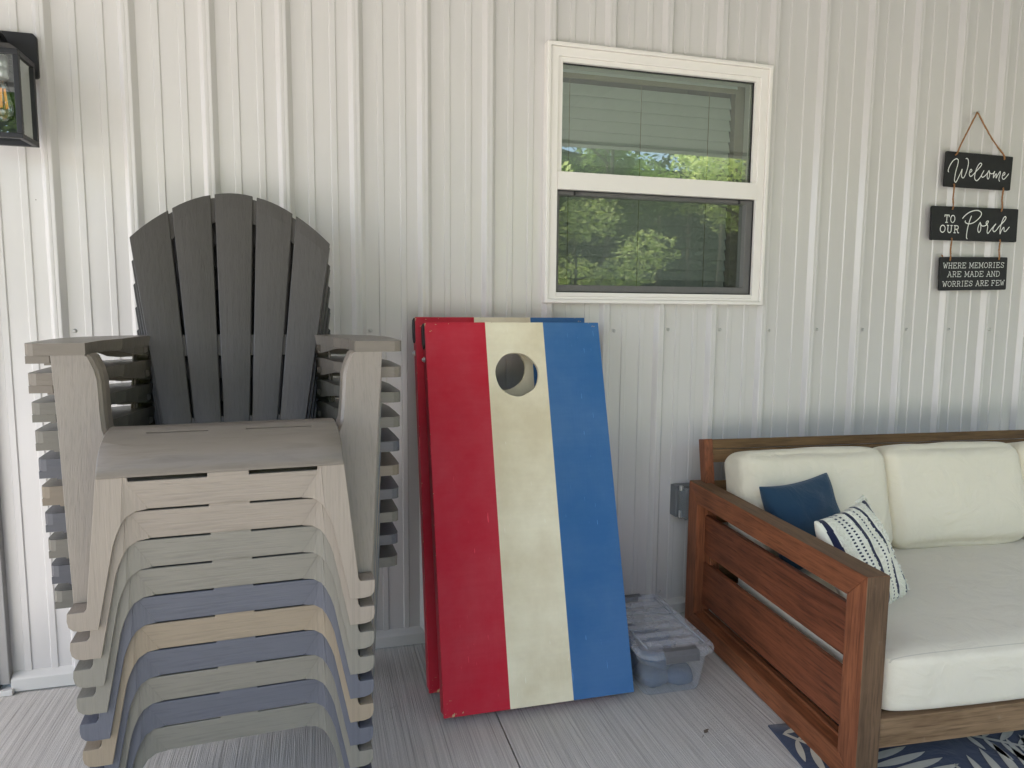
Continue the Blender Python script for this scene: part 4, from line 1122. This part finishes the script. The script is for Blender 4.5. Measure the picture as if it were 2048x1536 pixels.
# ------------------------------------------------------------------ yard: trees and wood
def leaf_cloud(bm, ctr, rad, n, size, rng, flat=.8, shell=.4):
    for _ in range(n):
        d = Vector((rng.gauss(0, 1), rng.gauss(0, 1), rng.gauss(0, 1))).normalized()*(shell+(1-shell)*rng.random())
        p = Vector(ctr)+Vector((d.x*rad[0], d.y*rad[1], d.z*rad[2]))
        s = size*rng.uniform(.6, 1.3)
        a = Vector((rng.gauss(0, 1), rng.gauss(0, 1), rng.gauss(0, 1)*.6)).normalized(); b = a.cross(Vector((rng.gauss(0, 1), rng.gauss(0, 1), 1.5))).normalized()
        v = [bm.verts.new(p+a*s), bm.verts.new(p+b*s*.55+a*.1*s), bm.verts.new(p-a*s*.8), bm.verts.new(p-b*s*.55+a*.1*s)]
        bm.faces.new(v)
def tree(x, y, h, cr, seed, label, mat, n=2600, size=.09, low=.3, th=.13):
    rng = random.Random(seed); t = empty('leafy_tree', (x, y, -.13)); tag(t, label, 'tree', 'trees across the lawn')
    bm = bmesh.new()
    trunk = [(0, 0, 0), (rng.uniform(-.1, .1), 0, h*.3), (rng.uniform(-.2, .2), rng.uniform(-.2, .2), h*.6), (rng.uniform(-.2, .2), 0, h*.9)]
    tube(bm, catmull(trunk, 5), [th*(1-.045*i) for i in range(16)], 9)
    blobs = []
    for k in range(11):
        z = h*(low+(1-low)*k/11); a = rng.uniform(0, 6.28); rr_ = cr*rng.uniform(.4, .95)*(1-.35*abs(k/11-.4))
        tip = (math.cos(a)*rr_, math.sin(a)*rr_, z+rng.uniform(.1, .5)); tube(bm, [(0, 0, z*.9), (tip[0]*.5, tip[1]*.5, z), tip], [th*.35, th*.2, th*.08], 6)
        blobs.append(tip)
    finish(bm, 'trunk', M['bark'], t)
    bm = bmesh.new()
    for b in blobs:
        leaf_cloud(bm, b, (cr*.38, cr*.38, cr*.26), n//len(blobs), size, rng)
    finish(bm, 'crown', mat, t)
tree(5.2, -9.6, 3.3, 1.7, 11, 'sunlit leafy sapling whose low branch shows in the lower window pane', M['leaf_s'], 6500, .06, .40, .05)
tree(12.5, -15.5, 8.0, 2.6, 12, 'tall bright leafed tree at the right of the lawn', M['leaf_s'], 8000, .085, .45)
tree(9.2, -17.5, 7.2, 2.4, 13, 'middle bright leafed tree across the lawn', M['leaf_l'], 8000, .085, .5)
tree(5.2, -18.5, 8.5, 2.6, 14, 'pale trunked leafy tree straight across the lawn', M['leaf_d'], 5200, .12, .5)
tree(-4.2, -11.5, 6.4, 2.6, 15, 'dark green leafy tree to the left, seen in the lantern glass', M['leaf_l'], 14000, .11, .2)
tree(-1.0, -19, 8.0, 2.8, 16, 'broad leafy tree at the far left of the lawn', M['leaf_l'], 5200, .13, .3)
tree(17.5, -14.0, 8.0, 2.8, 17, 'leafy tree at the far right end of the lawn', M['leaf_d'], 4200, .13, .3)
bm = bmesh.new(); rw = random.Random(21)
for k in range(110):
    x = rw.uniform(-6, 42); y = rw.uniform(-30, -21)-abs(x-10)*.05; h = rw.uniform(7.6, 9.6)
    leaf_cloud(bm, (x, y, h*.55), (1.8, 1.5, h*.45), 230, .20, rw, shell=.5)
for k in range(60):
    x = rw.uniform(-12, 38); y = rw.uniform(-24, -20)
    tube(bm, [(x, y, -.13), (x+rw.uniform(-.4, .4), y, 6)], [.12, .07], 6, mi=1)
for x in range(-8, 46, 4):
    v = [bm.verts.new(p) for p in [(x, -31, -.13), (x+4, -31, -.13), (x+4, -31, 8.4+.6*math.sin(x)), (x, -31, 8.4+.6*math.sin(x-4))]]; f = bm.faces.new(v); f.material_index = 2
wl = finish(bm, 'woodland', [M['leaf_d'], M['bark'], M['wooddark']]); tag(wl, kind='stuff')

# ------------------------------------------------------------------ world, sun, camera
SUN_EL, SUN_AZ = R(57), R(238)     # azimuth measured from +y towards +x: the sun stands high in front of the porch, to the left
sc_ = bpy.context.scene
w = bpy.data.worlds.new('World'); sc_.world = w; w.use_nodes = True
nt = w.node_tree; bg_ = nt.nodes.get('Background') or nt.nodes.new('ShaderNodeBackground')
sky = nt.nodes.new('ShaderNodeTexSky'); sky.sky_type = 'NISHITA'; sky.sun_disc = False
sky.sun_elevation = SUN_EL; sky.sun_rotation = SUN_AZ; sky.air_density = 1.0; sky.dust_density = 2.0
nt.links.new(sky.outputs[0], bg_.inputs['Color']); bg_.inputs['Strength'].default_value = .15
d = Vector((math.sin(SUN_AZ)*math.cos(SUN_EL), math.cos(SUN_AZ)*math.cos(SUN_EL), math.sin(SUN_EL)))
sl = bpy.data.lights.new('sun', 'SUN'); sl.energy = 4; sl.angle = R(.5); sl.color = (1, .955, .90)
so = bpy.data.objects.new('sun', sl); C.objects.link(so); so.rotation_euler = (-d).to_track_quat('-Z', 'Y').to_euler(); so.location = d*20
YAW, PIT, ROL = .2711, .1087, .0082
fw = Vector((math.sin(YAW)*math.cos(PIT), math.cos(YAW)*math.cos(PIT), -math.sin(PIT)))
rt = Vector((math.cos(YAW), -math.sin(YAW), 0)); up = rt.cross(fw)
r2 = rt*math.cos(ROL)+up*math.sin(ROL); u2 = -rt*math.sin(ROL)+up*math.cos(ROL)
cam = bpy.data.cameras.new('camera'); co = bpy.data.objects.new('camera', cam); C.objects.link(co)
co.matrix_world = Matrix(((r2.x, u2.x, -fw.x, .7398), (r2.y, u2.y, -fw.y, -2.5189), (r2.z, u2.z, -fw.z, 1.2436), (0, 0, 0, 1)))
cam.sensor_width = 36; cam.lens = 36*1420/2048; cam.clip_start = .05; cam.clip_end = 2000
sc_.camera = co
sc_.view_settings.view_transform = 'Standard'; sc_.view_settings.look = 'None'; sc_.view_settings.exposure = 1.8
sc_.render.engine = 'CYCLES'
sc_.cycles.max_bounces = 10; sc_.cycles.diffuse_bounces = 6; sc_.cycles.transparent_max_bounces = 16
sc_.render.resolution_x = 1024; sc_.render.resolution_y = 768
